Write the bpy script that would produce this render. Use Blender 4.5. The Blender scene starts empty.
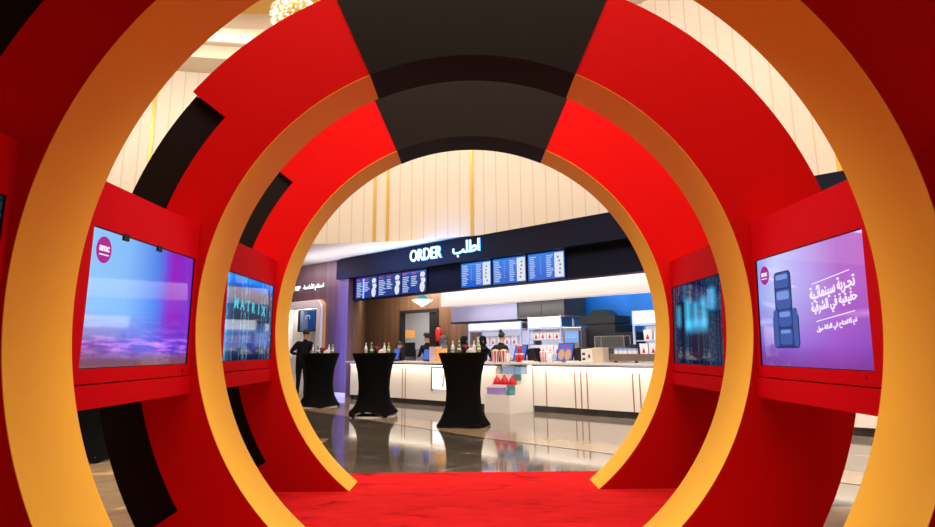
import bpy, bmesh, math, random
from mathutils import Vector, Matrix
random.seed(7)
PI = math.pi
sin, cos, rad = math.sin, math.cos, math.radians
COL = bpy.context.scene.collection

# ---------------------------------------------------------------- helpers
def link(o, parent=None):
    COL.objects.link(o)
    if parent is not None:
        o.parent = parent
    return o

class MB:
    """collects shapes, builds ONE mesh object"""
    def __init__(s): s.v = []; s.f = []; s.m = []; s.sm = []; s.mi = 0; s.uv = {}
    def add(s, vs, fs, smooth=False):
        b = len(s.v); s.v += [tuple(p) for p in vs]
        for f in fs:
            s.f.append(tuple(b + i for i in f)); s.m.append(s.mi); s.sm.append(smooth)
        return s
    def box(s, x0, x1, y0, y1, z0, z1):
        return s.add([(x0,y0,z0),(x1,y0,z0),(x1,y1,z0),(x0,y1,z0),(x0,y0,z1),(x1,y0,z1),(x1,y1,z1),(x0,y1,z1)],
                     [(0,3,2,1),(4,5,6,7),(0,1,5,4),(1,2,6,5),(2,3,7,6),(3,0,4,7)])
    def quad(s, a, b, c, d): return s.add([a,b,c,d],[(0,1,2,3)])
    def prism(s, poly, y0, y1):
        """polygon in x,z extruded along y (y0 is the front)"""
        n = len(poly)
        vs = [(x,y0,z) for x,z in poly] + [(x,y1,z) for x,z in poly]
        fs = [tuple(range(n)), tuple(range(2*n-1, n-1, -1))] + [(i, n+i, n+(i+1)%n, (i+1)%n) for i in range(n)]
        return s.add(vs, fs)
    def prismz(s, poly, z0, z1):
        n = len(poly)
        vs = [(x,y,z0) for x,y in poly] + [(x,y,z1) for x,y in poly]
        fs = [tuple(range(n-1,-1,-1)), tuple(range(n, 2*n))] + [(i, (i+1)%n, n+(i+1)%n, n+i) for i in range(n)]
        return s.add(vs, fs)
    def lathe(s, prof, c=(0,0,0), n=24, smooth=True):
        vs=[]; fs=[]
        for r,z in prof:
            for i in range(n):
                a=2*PI*i/n; vs.append((c[0]+r*cos(a), c[1]+r*sin(a), c[2]+z))
        for j in range(len(prof)-1):
            for i in range(n):
                k=(i+1)%n; fs.append((j*n+i, j*n+k, (j+1)*n+k, (j+1)*n+i))
        fs.append(tuple(range(n-1,-1,-1))); fs.append(tuple(range((len(prof)-1)*n, len(prof)*n)))
        return s.add(vs, fs, smooth)
    def tube(s, a, b, r, n=10):
        a=Vector(a); b=Vector(b); d=(b-a).normalized()
        p=d.orthogonal().normalized(); q=d.cross(p)
        vs=[a+p*r*cos(2*PI*i/n)+q*r*sin(2*PI*i/n) for i in range(n)]+[b+p*r*cos(2*PI*i/n)+q*r*sin(2*PI*i/n) for i in range(n)]
        fs=[(i,(i+1)%n,n+(i+1)%n,n+i) for i in range(n)]+[tuple(range(n-1,-1,-1)),tuple(range(n,2*n))]
        return s.add(vs,fs,True)
    def ball(s, c, r, n=14, m=9, sc=(1,1,1), zmin=-1.0):
        vs=[];fs=[]
        for j in range(m+1):
            t=-PI/2+PI*j/m
            zz=max(sin(t),zmin)
            for i in range(n):
                a=2*PI*i/n
                vs.append((c[0]+r*sc[0]*cos(t)*cos(a), c[1]+r*sc[1]*cos(t)*sin(a), c[2]+r*sc[2]*zz))
        for j in range(m):
            for i in range(n):
                k=(i+1)%n; fs.append((j*n+i,j*n+k,(j+1)*n+k,(j+1)*n+i))
        return s.add(vs,fs,True)
    def sector(s, a0, a1, rin, rout, y0, y1, zc, n=64):
        """annular sector in the x,z plane (angles in degrees) extruded y0..y1, outer edge cut by the floor z=0"""
        vs=[];fs=[]
        for i in range(n+1):
            a=rad(a0+(a1-a0)*i/n); c_,s_=cos(a),sin(a)
            lim=((zc-.0145)/(-s_)) if s_<-1e-6 else 1e9
            ri=min(rin,lim); ro=min(rout,lim)
            vs+=[(ri*c_,y0,zc+ri*s_),(ro*c_,y0,zc+ro*s_),(ro*c_,y1,zc+ro*s_),(ri*c_,y1,zc+ri*s_)]
        for i in range(n):
            b=4*i; e=b+4
            fs+=[(b,e,e+1,b+1),(b+1,e+1,e+2,b+2),(b+2,e+2,e+3,b+3),(b+3,e+3,e,b)]
        fs+=[(0,1,2,3),(4*n+3,4*n+2,4*n+1,4*n)]
        return s.add(vs,fs)
    def build(s, name, mat, parent=None, loc=(0,0,0), rot=(0,0,0), bevel=0, recalc=True, seg=2):
        me=bpy.data.meshes.new(name); me.from_pydata(s.v,[],s.f); 
        for m_ in (mat if isinstance(mat,(list,tuple)) else [mat]): me.materials.append(m_)
        for p,mi,sm in zip(me.polygons,s.m,s.sm): p.material_index=mi; p.use_smooth=sm
        if recalc:
            bm=bmesh.new(); bm.from_mesh(me); bmesh.ops.recalc_face_normals(bm,faces=bm.faces); bm.to_mesh(me); bm.free()
        o=bpy.data.objects.new(name,me); o.location=loc; o.rotation_euler=rot
        link(o,parent)
        if bevel:
            b=o.modifiers.new('bevel','BEVEL'); b.width=bevel; b.segments=seg; b.limit_method='ANGLE'
        return o

def tag(o, label, cat, group=None):
    o['label']=label; o['category']=cat
    if group: o['group']=group
    return o
def thing(name, label, cat, loc=(0,0,0), rz=0, group=None):
    o=bpy.data.objects.new(name,None); o.location=loc; o.rotation_euler=(0,0,rz); o.empty_display_size=.1
    link(o); return tag(o,label,cat,group)
def struct(o): o['kind']='structure'; return o
def dup(root, loc, rz=None, label=None, group=None):
    r=root.copy(); link(r); r.location=loc
    if rz is not None: r.rotation_euler=(0,0,rz)
    if label: r['label']=label
    if group: r['group']=group
    for ch in list(root.children):
        c=ch.copy(); link(c,r)
        for g in list(ch.children):
            link(g.copy(),c)
    return r

# ---------------------------------------------------------------- materials
def mat(name, col, rough=.5, metal=0, emit=None, es=0, spec=.5, noise=0, nscale=20, coat=0, alpha=1, trans=0, bump=0, bscale=200):
    m=bpy.data.materials.new(name); m.use_nodes=True; nt=m.node_tree; b=nt.nodes['Principled BSDF']
    b.inputs['Base Color'].default_value=(*col,1); b.inputs['Roughness'].default_value=rough; b.inputs['Metallic'].default_value=metal
    b.inputs['Specular IOR Level'].default_value=spec; b.inputs['Coat Weight'].default_value=coat; b.inputs['Transmission Weight'].default_value=trans
    if emit: b.inputs['Emission Color'].default_value=(*emit,1); b.inputs['Emission Strength'].default_value=es
    tc=nt.nodes.new('ShaderNodeTexCoord')
    if noise:
        n=nt.nodes.new('ShaderNodeTexNoise'); n.inputs['Scale'].default_value=nscale; n.inputs['Detail'].default_value=5
        nt.links.new(tc.outputs['Object'],n.inputs['Vector'])
        mx=nt.nodes.new('ShaderNodeMix'); mx.data_type='RGBA'
        mx.inputs['A'].default_value=(*[c*(1-noise) for c in col],1); mx.inputs['B'].default_value=(*[min(1,c*(1+noise)) for c in col],1)
        nt.links.new(n.outputs['Fac'],mx.inputs['Factor']); nt.links.new(mx.outputs['Result'],b.inputs['Base Color'])
    if bump:
        n=nt.nodes.new('ShaderNodeTexNoise'); n.inputs['Scale'].default_value=bscale; n.inputs['Detail'].default_value=4
        nt.links.new(tc.outputs['Object'],n.inputs['Vector'])
        bp=nt.nodes.new('ShaderNodeBump'); bp.inputs['Strength'].default_value=bump; bp.inputs['Distance'].default_value=.02
        nt.links.new(n.outputs['Fac'],bp.inputs['Height']); nt.links.new(bp.outputs['Normal'],b.inputs['Normal'])
    return m
def emi(name,col,s=1.0): return mat(name,(0.02,.02,.02),.6,spec=.03,emit=col,es=s)
def srgb(r,g,b):
    f=lambda c:(c/255/12.92 if c/255<=.04045 else ((c/255+.055)/1.055)**2.4)
    return (f(r),f(g),f(b))
def ramp(nt,inp,stops,interp='LINEAR'):
    r=nt.nodes.new('ShaderNodeValToRGB'); r.color_ramp.interpolation=interp
    e=r.color_ramp.elements
    while len(e)<len(stops): e.new(.5)
    for k,(p,c) in zip(e,stops): k.position=p; k.color=(*c,1)
    nt.links.new(inp,r.inputs['Fac']); return r
def node(nt,t,**kw):
    n=nt.nodes.new(t)
    for k,v in kw.items(): setattr(n,k,v)
    return n
def math_(nt,op,a,b=None,clamp=False):
    n=node(nt,'ShaderNodeMath',operation=op,use_clamp=clamp)
    for i,x in enumerate((a,b)):
        if x is None: continue
        if isinstance(x,(int,float)): n.inputs[i].default_value=x
        else: nt.links.new(x,n.inputs[i])
    return n.outputs[0]
def mixc(nt,f,a,b,blend='MIX'):
    n=node(nt,'ShaderNodeMix',data_type='RGBA',blend_type=blend)
    for k,x in (('Factor',f),('A',a),('B',b)):
        if isinstance(x,(int,float)): n.inputs[k].default_value=x
        elif isinstance(x,tuple): n.inputs[k].default_value=(*x,1)
        else: nt.links.new(x,n.inputs[k])
    return n.outputs['Result']

M={}
M['red']=mat('red_paint',(.50,.003,.003),.65,spec=.03,noise=.05,nscale=3)
M['redbox']=mat('red_box_paint',(.44,.0015,.006),.65,spec=.015,noise=.04,nscale=3)
M['gold']=mat('gold_matte_paint',(.69,.40,.032),.55,spec=.08,noise=.05,nscale=2.5)
M['black']=mat('black_matte_paint',(.009,.006,.0045),.7,spec=.06,noise=.1,nscale=4)
M['bezel']=mat('screen_bezel',(.008,.008,.01),.55,spec=.06,noise=.1,nscale=8)
M['cloth']=mat('black_stretch_fabric',(.0035,.0035,.004),.8,spec=.05,noise=.25,nscale=14)
M['white']=mat('white_laminate',(.86,.83,.80),.25,noise=.02,nscale=2)
M['cream']=mat('cream_paint',(.86,.74,.60),.5,noise=.02,nscale=2)
M['ceil']=mat('white_ceiling_paint',(.85,.8,.78),.6,noise=.02,nscale=2)
M['coffer']=mat('beige_soffit_paint',(.72,.60,.46),.6,noise=.02,nscale=2)
M['goldtrim']=mat('yellow_gold_trim',(.85,.55,.12),.35,metal=.3,noise=.05,nscale=3)
M['bronze']=mat('bronze_line',(.40,.20,.09),.35,metal=.4,noise=.05,nscale=6)
M['hood']=mat('lavender_steel',(.36,.34,.47),.5,metal=.1,noise=.08,nscale=2)
M['steel']=mat('brushed_steel',(.55,.55,.62),.25,metal=.85,noise=.1,nscale=5)
M['fascia']=mat('navy_black_panel',(.005,.006,.018),.55,spec=.08,noise=.06,nscale=3)
M['dark']=mat('dark_brown_cabinet',(.035,.026,.02),.4,noise=.15,nscale=6)
M['blackitem']=mat('black_plastic',(.012,.012,.014),.4,noise=.1,nscale=8)
M['skin']=mat('skin_tone',(.42,.22,.14),.55,noise=.06,nscale=20)
M['hair']=mat('dark_hair',(.012,.009,.008),.6,noise=.3,nscale=60)
M['suit']=mat('black_suit_cloth',(.006,.006,.008),.85,spec=.1,noise=.2,nscale=30)
M['uniform']=mat('dark_uniform_cloth',(.014,.013,.015),.85,spec=.1,noise=.2,nscale=30)
M['grayscarf']=mat('gray_scarf_cloth',(.10,.09,.085),.85,noise=.2,nscale=25)
M['redcloth']=mat('dark_red_cloth',(.22,.02,.03),.8,noise=.2,nscale=25)
M['navy']=mat('navy_cloth',(.02,.03,.07),.8,noise=.2,nscale=25)
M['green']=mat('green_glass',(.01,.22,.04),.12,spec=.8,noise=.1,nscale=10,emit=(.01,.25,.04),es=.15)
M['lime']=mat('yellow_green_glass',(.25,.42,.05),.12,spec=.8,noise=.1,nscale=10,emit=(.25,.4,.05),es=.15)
M['clear']=mat('pale_bottle',(.75,.72,.72),.12,spec=.8,noise=.04,nscale=10)
M['paper']=mat('white_paper',(.85,.82,.8),.7,noise=.03,nscale=10)
M['flower']=mat('dark_red_petals',(.25,.01,.02),.7,noise=.3,nscale=40)
M['redplastic']=mat('bright_red_plastic',(.65,.015,.02),.4,noise=.08,nscale=12)
M['lilac']=mat('lilac_box',(.42,.30,.75),.45,noise=.08,nscale=8)
M['bluebox']=mat('pale_blue_box',(.30,.48,.85),.45,noise=.15,nscale=18)
M['teal']=mat('teal_acrylic',(.10,.32,.38),.2,noise=.1,nscale=8)
M['pink']=mat('pink_beige_panel',(.72,.50,.48),.45,noise=.05,nscale=8)
M['orange']=mat('orange_panel',(.85,.38,.08),.45,noise=.1,nscale=8,emit=(.8,.35,.07),es=.3)
M['beige']=mat('beige_enamel',(.62,.52,.42),.4,noise=.05,nscale=8)
M['brownrail']=mat('taupe_rail',(.16,.12,.10),.4,noise=.1,nscale=8)
M['ltblue']=mat('pale_blue_frame',(.50,.58,.85),.35,noise=.04,nscale=8)
M['foodglow']=emi('popcorn_picture_glow',srgb(225,165,120),1.0)
M['blue_scr']=emi('blue_monitor_glow',srgb(70,110,215),1.0)
M['light_panel']=emi('lit_white_panel',(1,.96,.92),2.2)
M['warmstrip']=emi('warm_strip_light',(1,.86,.66),6)
M['white_letter']=emi('lit_white_letters',(.86,.96,1),1.8)
M['cyan_halo']=emi('cyan_letter_edge',(.05,.45,1),2.0)
M['scr_text']=emi('screen_white_lettering',(.92,.86,1),1.0)
M['shelfglow']=mat('lit_shelf_back',(.6,.6,.66),.5,emit=(.8,.76,.86),es=.55,noise=.1,nscale=6)

def tile_floor():
    m=bpy.data.materials.new('polished_tile'); m.use_nodes=True; nt=m.node_tree; b=nt.nodes['Principled BSDF']
    tc=node(nt,'ShaderNodeTexCoord'); mp=node(nt,'ShaderNodeMapping'); mp.inputs['Rotation'].default_value=(0,0,TH)
    nt.links.new(tc.outputs['Object'],mp.inputs['Vector'])
    br=node(nt,'ShaderNodeTexBrick'); br.inputs['Scale'].default_value=1; br.inputs['Brick Width'].default_value=1.2; br.inputs['Row Height'].default_value=.9
    br.inputs['Mortar Size'].default_value=.012; br.offset=0
    br.inputs['Color1'].default_value=(.095,.08,.066,1); br.inputs['Color2'].default_value=(.115,.097,.08,1); br.inputs['Mortar'].default_value=(.24,.2,.16,1)
    nt.links.new(mp.outputs['Vector'],br.inputs['Vector'])
    n=node(nt,'ShaderNodeTexNoise'); n.inputs['Scale'].default_value=2.2; n.inputs['Detail'].default_value=9; n.inputs['Distortion'].default_value=1.2
    nt.links.new(mp.outputs['Vector'],n.inputs['Vector'])
    r=ramp(nt,n.outputs['Fac'],[(.35,(.75,.75,.75)),(.55,(1,1,1)),(.62,(1.0,1.0,1.0)),(.7,(1.9,1.8,1.6))])
    c=mixc(nt,1.0,br.outputs['Color'],r.outputs['Color'],'MULTIPLY')
    # paler field past the band, mostly counter reflection painted in; tan left of tunnel
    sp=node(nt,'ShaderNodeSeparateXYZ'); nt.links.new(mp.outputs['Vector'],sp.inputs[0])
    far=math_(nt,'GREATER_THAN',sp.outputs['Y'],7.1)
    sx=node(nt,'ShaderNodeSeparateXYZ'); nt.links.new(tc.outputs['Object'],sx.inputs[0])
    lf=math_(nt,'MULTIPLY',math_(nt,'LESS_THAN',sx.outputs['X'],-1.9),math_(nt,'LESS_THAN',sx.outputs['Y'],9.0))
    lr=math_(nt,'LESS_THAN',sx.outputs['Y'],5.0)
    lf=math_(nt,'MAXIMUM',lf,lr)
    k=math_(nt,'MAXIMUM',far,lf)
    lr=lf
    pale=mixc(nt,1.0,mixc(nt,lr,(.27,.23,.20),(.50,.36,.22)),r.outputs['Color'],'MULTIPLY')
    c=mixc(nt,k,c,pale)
    nt.links.new(c,b.inputs['Base Color'])
    b.inputs['Roughness'].default_value=.07; b.inputs['Specular IOR Level'].default_value=.6
    return m
TH=rad(44.5); RZ=-TH
EU=Vector((cos(TH),-sin(TH),0)); EV=Vector((sin(TH),cos(TH),0))
def P(u,v,z=0): 
    p=EU*u+EV*v; return (p.x,p.y,z)
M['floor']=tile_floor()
M['tan']=mat('tan_stone_band',(.40,.29,.18),.12,spec=.5,noise=.12,nscale=4)
def carpet_mat():
    m=bpy.data.materials.new('red_carpet_pile'); m.use_nodes=True; nt=m.node_tree; b=nt.nodes['Principled BSDF']
    tc=node(nt,'ShaderNodeTexCoord')
    n=node(nt,'ShaderNodeTexNoise'); n.inputs['Scale'].default_value=3.2; n.inputs['Detail'].default_value=8; n.inputs['Distortion'].default_value=.8
    mp=node(nt,'ShaderNodeMapping'); mp.inputs['Scale'].default_value=(1,2.2,1)
    nt.links.new(tc.outputs['Object'],mp.inputs['Vector']); nt.links.new(mp.outputs['Vector'],n.inputs['Vector'])
    r=ramp(nt,n.outputs['Fac'],[(.28,(.26,.003,.005)),(.42,(.52,.008,.010)),(.7,(.60,.012,.014))])
    nt.links.new(r.outputs['Color'],b.inputs['Base Color']); b.inputs['Roughness'].default_value=.95; b.inputs['Specular IOR Level'].default_value=.05
    f=node(nt,'ShaderNodeTexNoise'); f.inputs['Scale'].default_value=160; nt.links.new(tc.outputs['Object'],f.inputs['Vector'])
    bp=node(nt,'ShaderNodeBump'); bp.inputs['Strength'].default_value=.5; bp.inputs['Distance'].default_value=.01
    nt.links.new(f.outputs['Fac'],bp.inputs['Height']); nt.links.new(bp.outputs['Normal'],b.inputs['Normal'])
    return m
M['carpet']=carpet_mat()
def wood_mat(name,c0,c1,scale=14):
    m=bpy.data.materials.new(name); m.use_nodes=True; nt=m.node_tree; b=nt.nodes['Principled BSDF']
    tc=node(nt,'ShaderNodeTexCoord'); mp=node(nt,'ShaderNodeMapping'); mp.inputs['Scale'].default_value=(scale,scale,.35)
    nt.links.new(tc.outputs['Object'],mp.inputs['Vector'])
    n=node(nt,'ShaderNodeTexNoise'); n.inputs['Scale'].default_value=1; n.inputs['Detail'].default_value=6
    nt.links.new(mp.outputs['Vector'],n.inputs['Vector'])
    r=ramp(nt,n.outputs['Fac'],[(.3,c0),(.7,c1)]); nt.links.new(r.outputs['Color'],b.inputs['Base Color']); b.inputs['Roughness'].default_value=.45
    return m
M['wood']=wood_mat('brown_slat_wood',(.10,.052,.03),(.21,.115,.066))
M['purplewall']=wood_mat('plum_slat_wood',(.105,.06,.075),(.17,.10,.115),9)
M['bluewall']=mat('cobalt_textured_wall',(.008,.13,.40),.5,noise=.4,nscale=2.5)

def panel_wall():
    """cream wall in narrow vertical panels: thin groove lines along the arc (u of the UV map counts panels)"""
    m=bpy.data.materials.new('cream_panel_wall'); m.use_nodes=True; nt=m.node_tree; b=nt.nodes['Principled BSDF']
    uv=node(nt,'ShaderNodeUVMap'); s=node(nt,'ShaderNodeSeparateXYZ'); nt.links.new(uv.outputs['UV'],s.inputs[0])
    f=math_(nt,'FRACT',s.outputs['X']); d=math_(nt,'ABSOLUTE',math_(nt,'SUBTRACT',f,.5))
    g=math_(nt,'LESS_THAN',d,.045)
    c=mixc(nt,g,(.86,.76,.63),(.74,.61,.43)); nt.links.new(c,b.inputs['Base Color']); b.inputs['Roughness'].default_value=.5
    return m
M['panelwall']=panel_wall()

def screen_mat(name,fn):
    """glossy lit display; fn(nt,x,y) gives the emitted colour from screen coords 0..1"""
    m=bpy.data.materials.new(name); m.use_nodes=True; nt=m.node_tree; b=nt.nodes['Principled BSDF']
    uv=node(nt,'ShaderNodeUVMap'); s=node(nt,'ShaderNodeSeparateXYZ'); nt.links.new(uv.outputs['UV'],s.inputs[0])
    c=fn(nt,s.outputs['X'],s.outputs['Y'],uv.outputs['UV'])
    b.inputs['Base Color'].default_value=(.004,.004,.006,1); b.inputs['Roughness'].default_value=.035; b.inputs['Specular IOR Level'].default_value=.5
    nt.links.new(c,b.inputs['Emission Color']); b.inputs['Emission Strength'].default_value=1.0
    return m
def scr_dawn(nt,x,y,uv):
    w=node(nt,'ShaderNodeTexNoise'); w.inputs['Scale'].default_value=3; nt.links.new(uv,w.inputs['Vector'])
    xx=math_(nt,'ADD',x,math_(nt,'MULTIPLY',math_(nt,'SUBTRACT',w.outputs['Fac'],.5),.05))
    a=ramp(nt,xx,[(0,srgb(150,200,250)),(.3,srgb(135,190,250)),(.6,srgb(85,130,235)),(.70,srgb(120,70,215)),(.76,srgb(150,35,190)),(1,srgb(125,45,205))]).outputs['Color']
    lo=ramp(nt,xx,[(0,srgb(120,40,150)),(.25,srgb(110,70,190)),(.5,srgb(110,110,235)),(.75,srgb(100,60,215)),(1,srgb(105,50,200))]).outputs['Color']
    k=ramp(nt,y,[(.16,(1,1,1)),(.42,(0,0,0))]).outputs['Color']
    c=mixc(nt,k,a,lo)
    n=node(nt,'ShaderNodeTexNoise'); n.inputs['Scale'].default_value=1; n.inputs['Detail'].default_value=6
    mp=node(nt,'ShaderNodeMapping'); mp.inputs['Scale'].default_value=(5,26,1); nt.links.new(uv,mp.inputs['Vector']); nt.links.new(mp.outputs['Vector'],n.inputs['Vector'])
    band=ramp(nt,y,[(0,(0,0,0)),(.10,(.6,.6,.6)),(.17,(1,1,1)),(.24,(.2,.2,.2)),(.36,(.12,.12,.12)),(.42,(0,0,0))]).outputs['Color']
    st=ramp(nt,n.outputs['Fac'],[(.45,(0,0,0)),(.75,srgb(235,150,230))]).outputs['Color']
    c=mixc(nt,1.0,c,mixc(nt,1.0,band,st,'MULTIPLY'),'ADD')
    g=ramp(nt,y,[(.03,(1,1,1)),(.14,(0,0,0))]).outputs['Color']
    return mixc(nt,g,c,srgb(120,75,95))
def scr_lav(nt,x,y,uv):
    a=ramp(nt,x,[(0,srgb(150,165,240)),(.22,srgb(190,200,250)),(.5,srgb(185,165,240)),(.8,srgb(180,105,205)),(1,srgb(185,100,200))]).outputs['Color']
    lo=ramp(nt,x,[(0,srgb(120,80,190)),(.4,srgb(150,100,215)),(.75,srgb(160,85,205)),(1,srgb(140,75,190))]).outputs['Color']
    k=ramp(nt,y,[(.12,(1,1,1)),(.62,(0,0,0))]).outputs['Color']
    c=mixc(nt,k,a,lo)
    d=ramp(nt,y,[(0,srgb(120,50,130)),(.13,srgb(140,60,150)),(.20,(0,0,0))]).outputs['Color']
    # soft horizon streaks of light
    s=ramp(nt,y,[(.36,(0,0,0)),(.40,(.25,.22,.3)),(.44,(0,0,0))]).outputs['Color']
    e=ramp(nt,x,[(0,(1,1,1)),(.25,(.1,.1,.1)),(.7,(0,0,0)),(1,(1,.8,.6))]).outputs['Color']
    c=mixc(nt,1.0,c,mixc(nt,1.0,s,e,'MULTIPLY'),'ADD')
    fl=ramp(nt,y,[(.02,(.55,.55,.55)),(.19,(.0,.0,.0))]).outputs['Color']
    return mixc(nt,fl,c,srgb(120,40,120))
def streams(nt,uv,cols,rows,thr):
    """columns of flickering rows, as falling lit strokes"""
    mp=node(nt,'ShaderNodeMapping'); mp.inputs['Scale'].default_value=(cols,0,1); nt.links.new(uv,mp.inputs['Vector'])
    sn=node(nt,'ShaderNodeVectorMath',operation='FLOOR'); nt.links.new(mp.outputs['Vector'],sn.inputs[0])
    wn=node(nt,'ShaderNodeTexWhiteNoise',noise_dimensions='2D'); nt.links.new(sn.outputs[0],wn.inputs['Vector'])
    col=math_(nt,'GREATER_THAN',wn.outputs['Value'],thr)
    m2=node(nt,'ShaderNodeMapping'); m2.inputs['Scale'].default_value=(cols*2.0,rows,1); nt.links.new(uv,m2.inputs['Vector'])
    n=node(nt,'ShaderNodeTexNoise'); n.inputs['Scale'].default_value=1; n.inputs['Detail'].default_value=2; nt.links.new(m2.outputs['Vector'],n.inputs['Vector'])
    v=ramp(nt,n.outputs['Fac'],[(.42,(0,0,0)),(.68,(1,1,1))]).outputs['Color']
    return mixc(nt,1.0,v,col,'MULTIPLY')
def scr_code_l(nt,x,y,uv):
    a=ramp(nt,y,[(0,srgb(10,20,60)),(.10,srgb(35,45,80)),(.20,srgb(40,70,150)),(.36,srgb(40,80,140)),(.48,srgb(20,35,65)),(.54,srgb(10,40,75)),(.68,srgb(14,50,85)),(.72,srgb(70,60,95)),(.84,srgb(80,70,110)),(.88,srgb(20,90,200)),(.97,srgb(40,130,235)),(1,srgb(20,70,170))]).outputs['Color']
    c=mixc(nt,.45,a,mixc(nt,1.0,streams(nt,uv,34,14,.72),srgb(90,215,235),'MULTIPLY'),'ADD')
    l=ramp(nt,x,[(0,srgb(60,150,220)),(.16,(0,0,0))]).outputs['Color']
    return mixc(nt,.4,c,l,'ADD')
def scr_code_r(nt,x,y,uv):
    c=mixc(nt,.45,srgb(10,18,52),mixc(nt,1.0,streams(nt,uv,40,24,.62),srgb(40,130,170),'MULTIPLY'),'ADD')
    tot=c
    for cx,w,y0,y1,s in ((.13,.05,.42,.78,.55),(.34,.06,.38,.86,.9),(.50,.06,.42,.80,.8),(.66,.06,.40,.84,.85),(.82,.055,.58,.92,.75)):
        gx=ramp(nt,math_(nt,'ABSOLUTE',math_(nt,'SUBTRACT',x,cx)),[(0,(1,1,1)),(w,(.45,.45,.45)),(w*1.7,(0,0,0))],'EASE').outputs['Color']
        ym=(y0+y1)/2; h=(y1-y0)/2
        gy=ramp(nt,math_(nt,'ABSOLUTE',math_(nt,'SUBTRACT',y,ym)),[(h*.45,(1,1,1)),(h,(0,0,0))],'EASE').outputs['Color']
        g=mixc(nt,1.0,gx,gy,'MULTIPLY')
        tot=mixc(nt,s,tot,mixc(nt,1.0,g,srgb(75,190,235),'MULTIPLY'),'ADD')
    b=ramp(nt,math_(nt,'ABSOLUTE',math_(nt,'SUBTRACT',y,.46)),[(0,(1,1,1)),(.13,(0,0,0))],'EASE').outputs['Color']
    b2=ramp(nt,math_(nt,'ABSOLUTE',math_(nt,'SUBTRACT',x,.5)),[(.18,(1,1,1)),(.26,(0,0,0))],'EASE').outputs['Color']
    return mixc(nt,.8,tot,mixc(nt,1.0,mixc(nt,1.0,b,b2,'MULTIPLY'),srgb(60,170,215),'MULTIPLY'),'ADD')
def scr_dark(nt,x,y,uv):
    return mixc(nt,1.0,srgb(8,18,28),mixc(nt,1.0,streams(nt,uv,22,40,.6),srgb(20,70,80),'MULTIPLY'),'ADD')
M['dawn']=screen_mat('screen_dawn_picture',scr_dawn)
M['lav']=screen_mat('screen_lavender_picture',scr_lav)
M['codel']=screen_mat('screen_code_rain_blue',scr_code_l)
M['coder']=screen_mat('screen_code_rain_dark',scr_code_r)
M['darkscr']=screen_mat('screen_dark_picture',scr_dark)
def menu_fn(top,bot):
    def fn(nt,x,y,uv): return ramp(nt,y,[(0,bot),(1,top)]).outputs['Color']
    return fn
M['menublue']=screen_mat('menu_bright_blue',menu_fn(srgb(45,125,225),srgb(25,95,205)))
M['menunavy']=screen_mat('menu_navy',menu_fn(srgb(48,74,150),srgb(40,60,135)))
M['magenta']=emi('magenta_badge',srgb(170,20,140),1.0)
M['menutext']=emi('menu_pale_text',srgb(185,205,245),1.0)
M['menupink']=emi('menu_pink_text',srgb(200,60,140),1.0)
M['menuwhite']=emi('menu_white_picture',srgb(225,228,240),1.0)
M['menugray']=emi('menu_gray_sketch',srgb(120,120,150),.8)
M['seat_hi']=emi('recliner_picture_light',srgb(115,150,225),1.0)
M['seat_mid']=emi('recliner_picture_mid',srgb(48,86,165),1.0)
M['seat_dk']=emi('recliner_picture_dark',srgb(25,45,110),1.0)

def uvquad(name,w,h,m,parent,x0,y,z0):
    me=bpy.data.meshes.new(name); me.from_pydata([(x0,y,z0),(x0+w,y,z0),(x0+w,y,z0+h),(x0,y,z0+h)],[],[(0,1,2,3)])
    l=me.uv_layers.new(name='UVMap')
    for i,c in enumerate([(0,0),(1,0),(1,1),(0,1)]): l.data[i].uv=c
    me.materials.append(m); o=bpy.data.objects.new(name,me); return link(o,parent)

# ---------------------------------------------------------------- lettering
AR={}
def _ar(ch,base,n): AR[ch]=[base+i for i in range(n)]
for ch,base,n in (('ا',0xFE8D,2),('أ',0xFE83,2),('ب',0xFE8F,4),('ة',0xFE93,2),('ت',0xFE95,4),('ج',0xFE9D,4),('ح',0xFEA1,4),('د',0xFEA9,2),
    ('ر',0xFEAD,2),('س',0xFEB1,4),('ش',0xFEB5,4),('ط',0xFEC1,4),('ع',0xFEC9,4),('ف',0xFED1,4),('ق',0xFED5,4),('ك',0xFED9,4),('ل',0xFEDD,4),
    ('م',0xFEE1,4),('ن',0xFEE5,4),('ه',0xFEE9,4),('و',0xFEED,2),('ي',0xFEF1,4),('ئ',0xFE89,4)): _ar(ch,base,n)
AR['ـ']=[0x640]*4
def arabic(s):
    """joined letter forms, laid out in visual (left to right) order"""
    out=[]; i=0; prev_joins=False
    while i<len(s):
        ch=s[i]
        if ch not in AR: out.append(ch); prev_joins=False; i+=1; continue
        if ch=='ل' and i+1<len(s) and s[i+1] in 'اأ':
            b=0xFEFB if s[i+1]=='ا' else 0xFEF7
            out.append(chr(b+(1 if prev_joins else 0))); prev_joins=False; i+=2; continue
        f=AR[ch]; nxt=i+1<len(s) and s[i+1] in AR and len(f)==4
        k=(3 if nxt else 1) if prev_joins else (2 if nxt else 0)
        out.append(chr(f[k])); prev_joins=bool(nxt); i+=1
    return ''.join(reversed(out))
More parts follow.
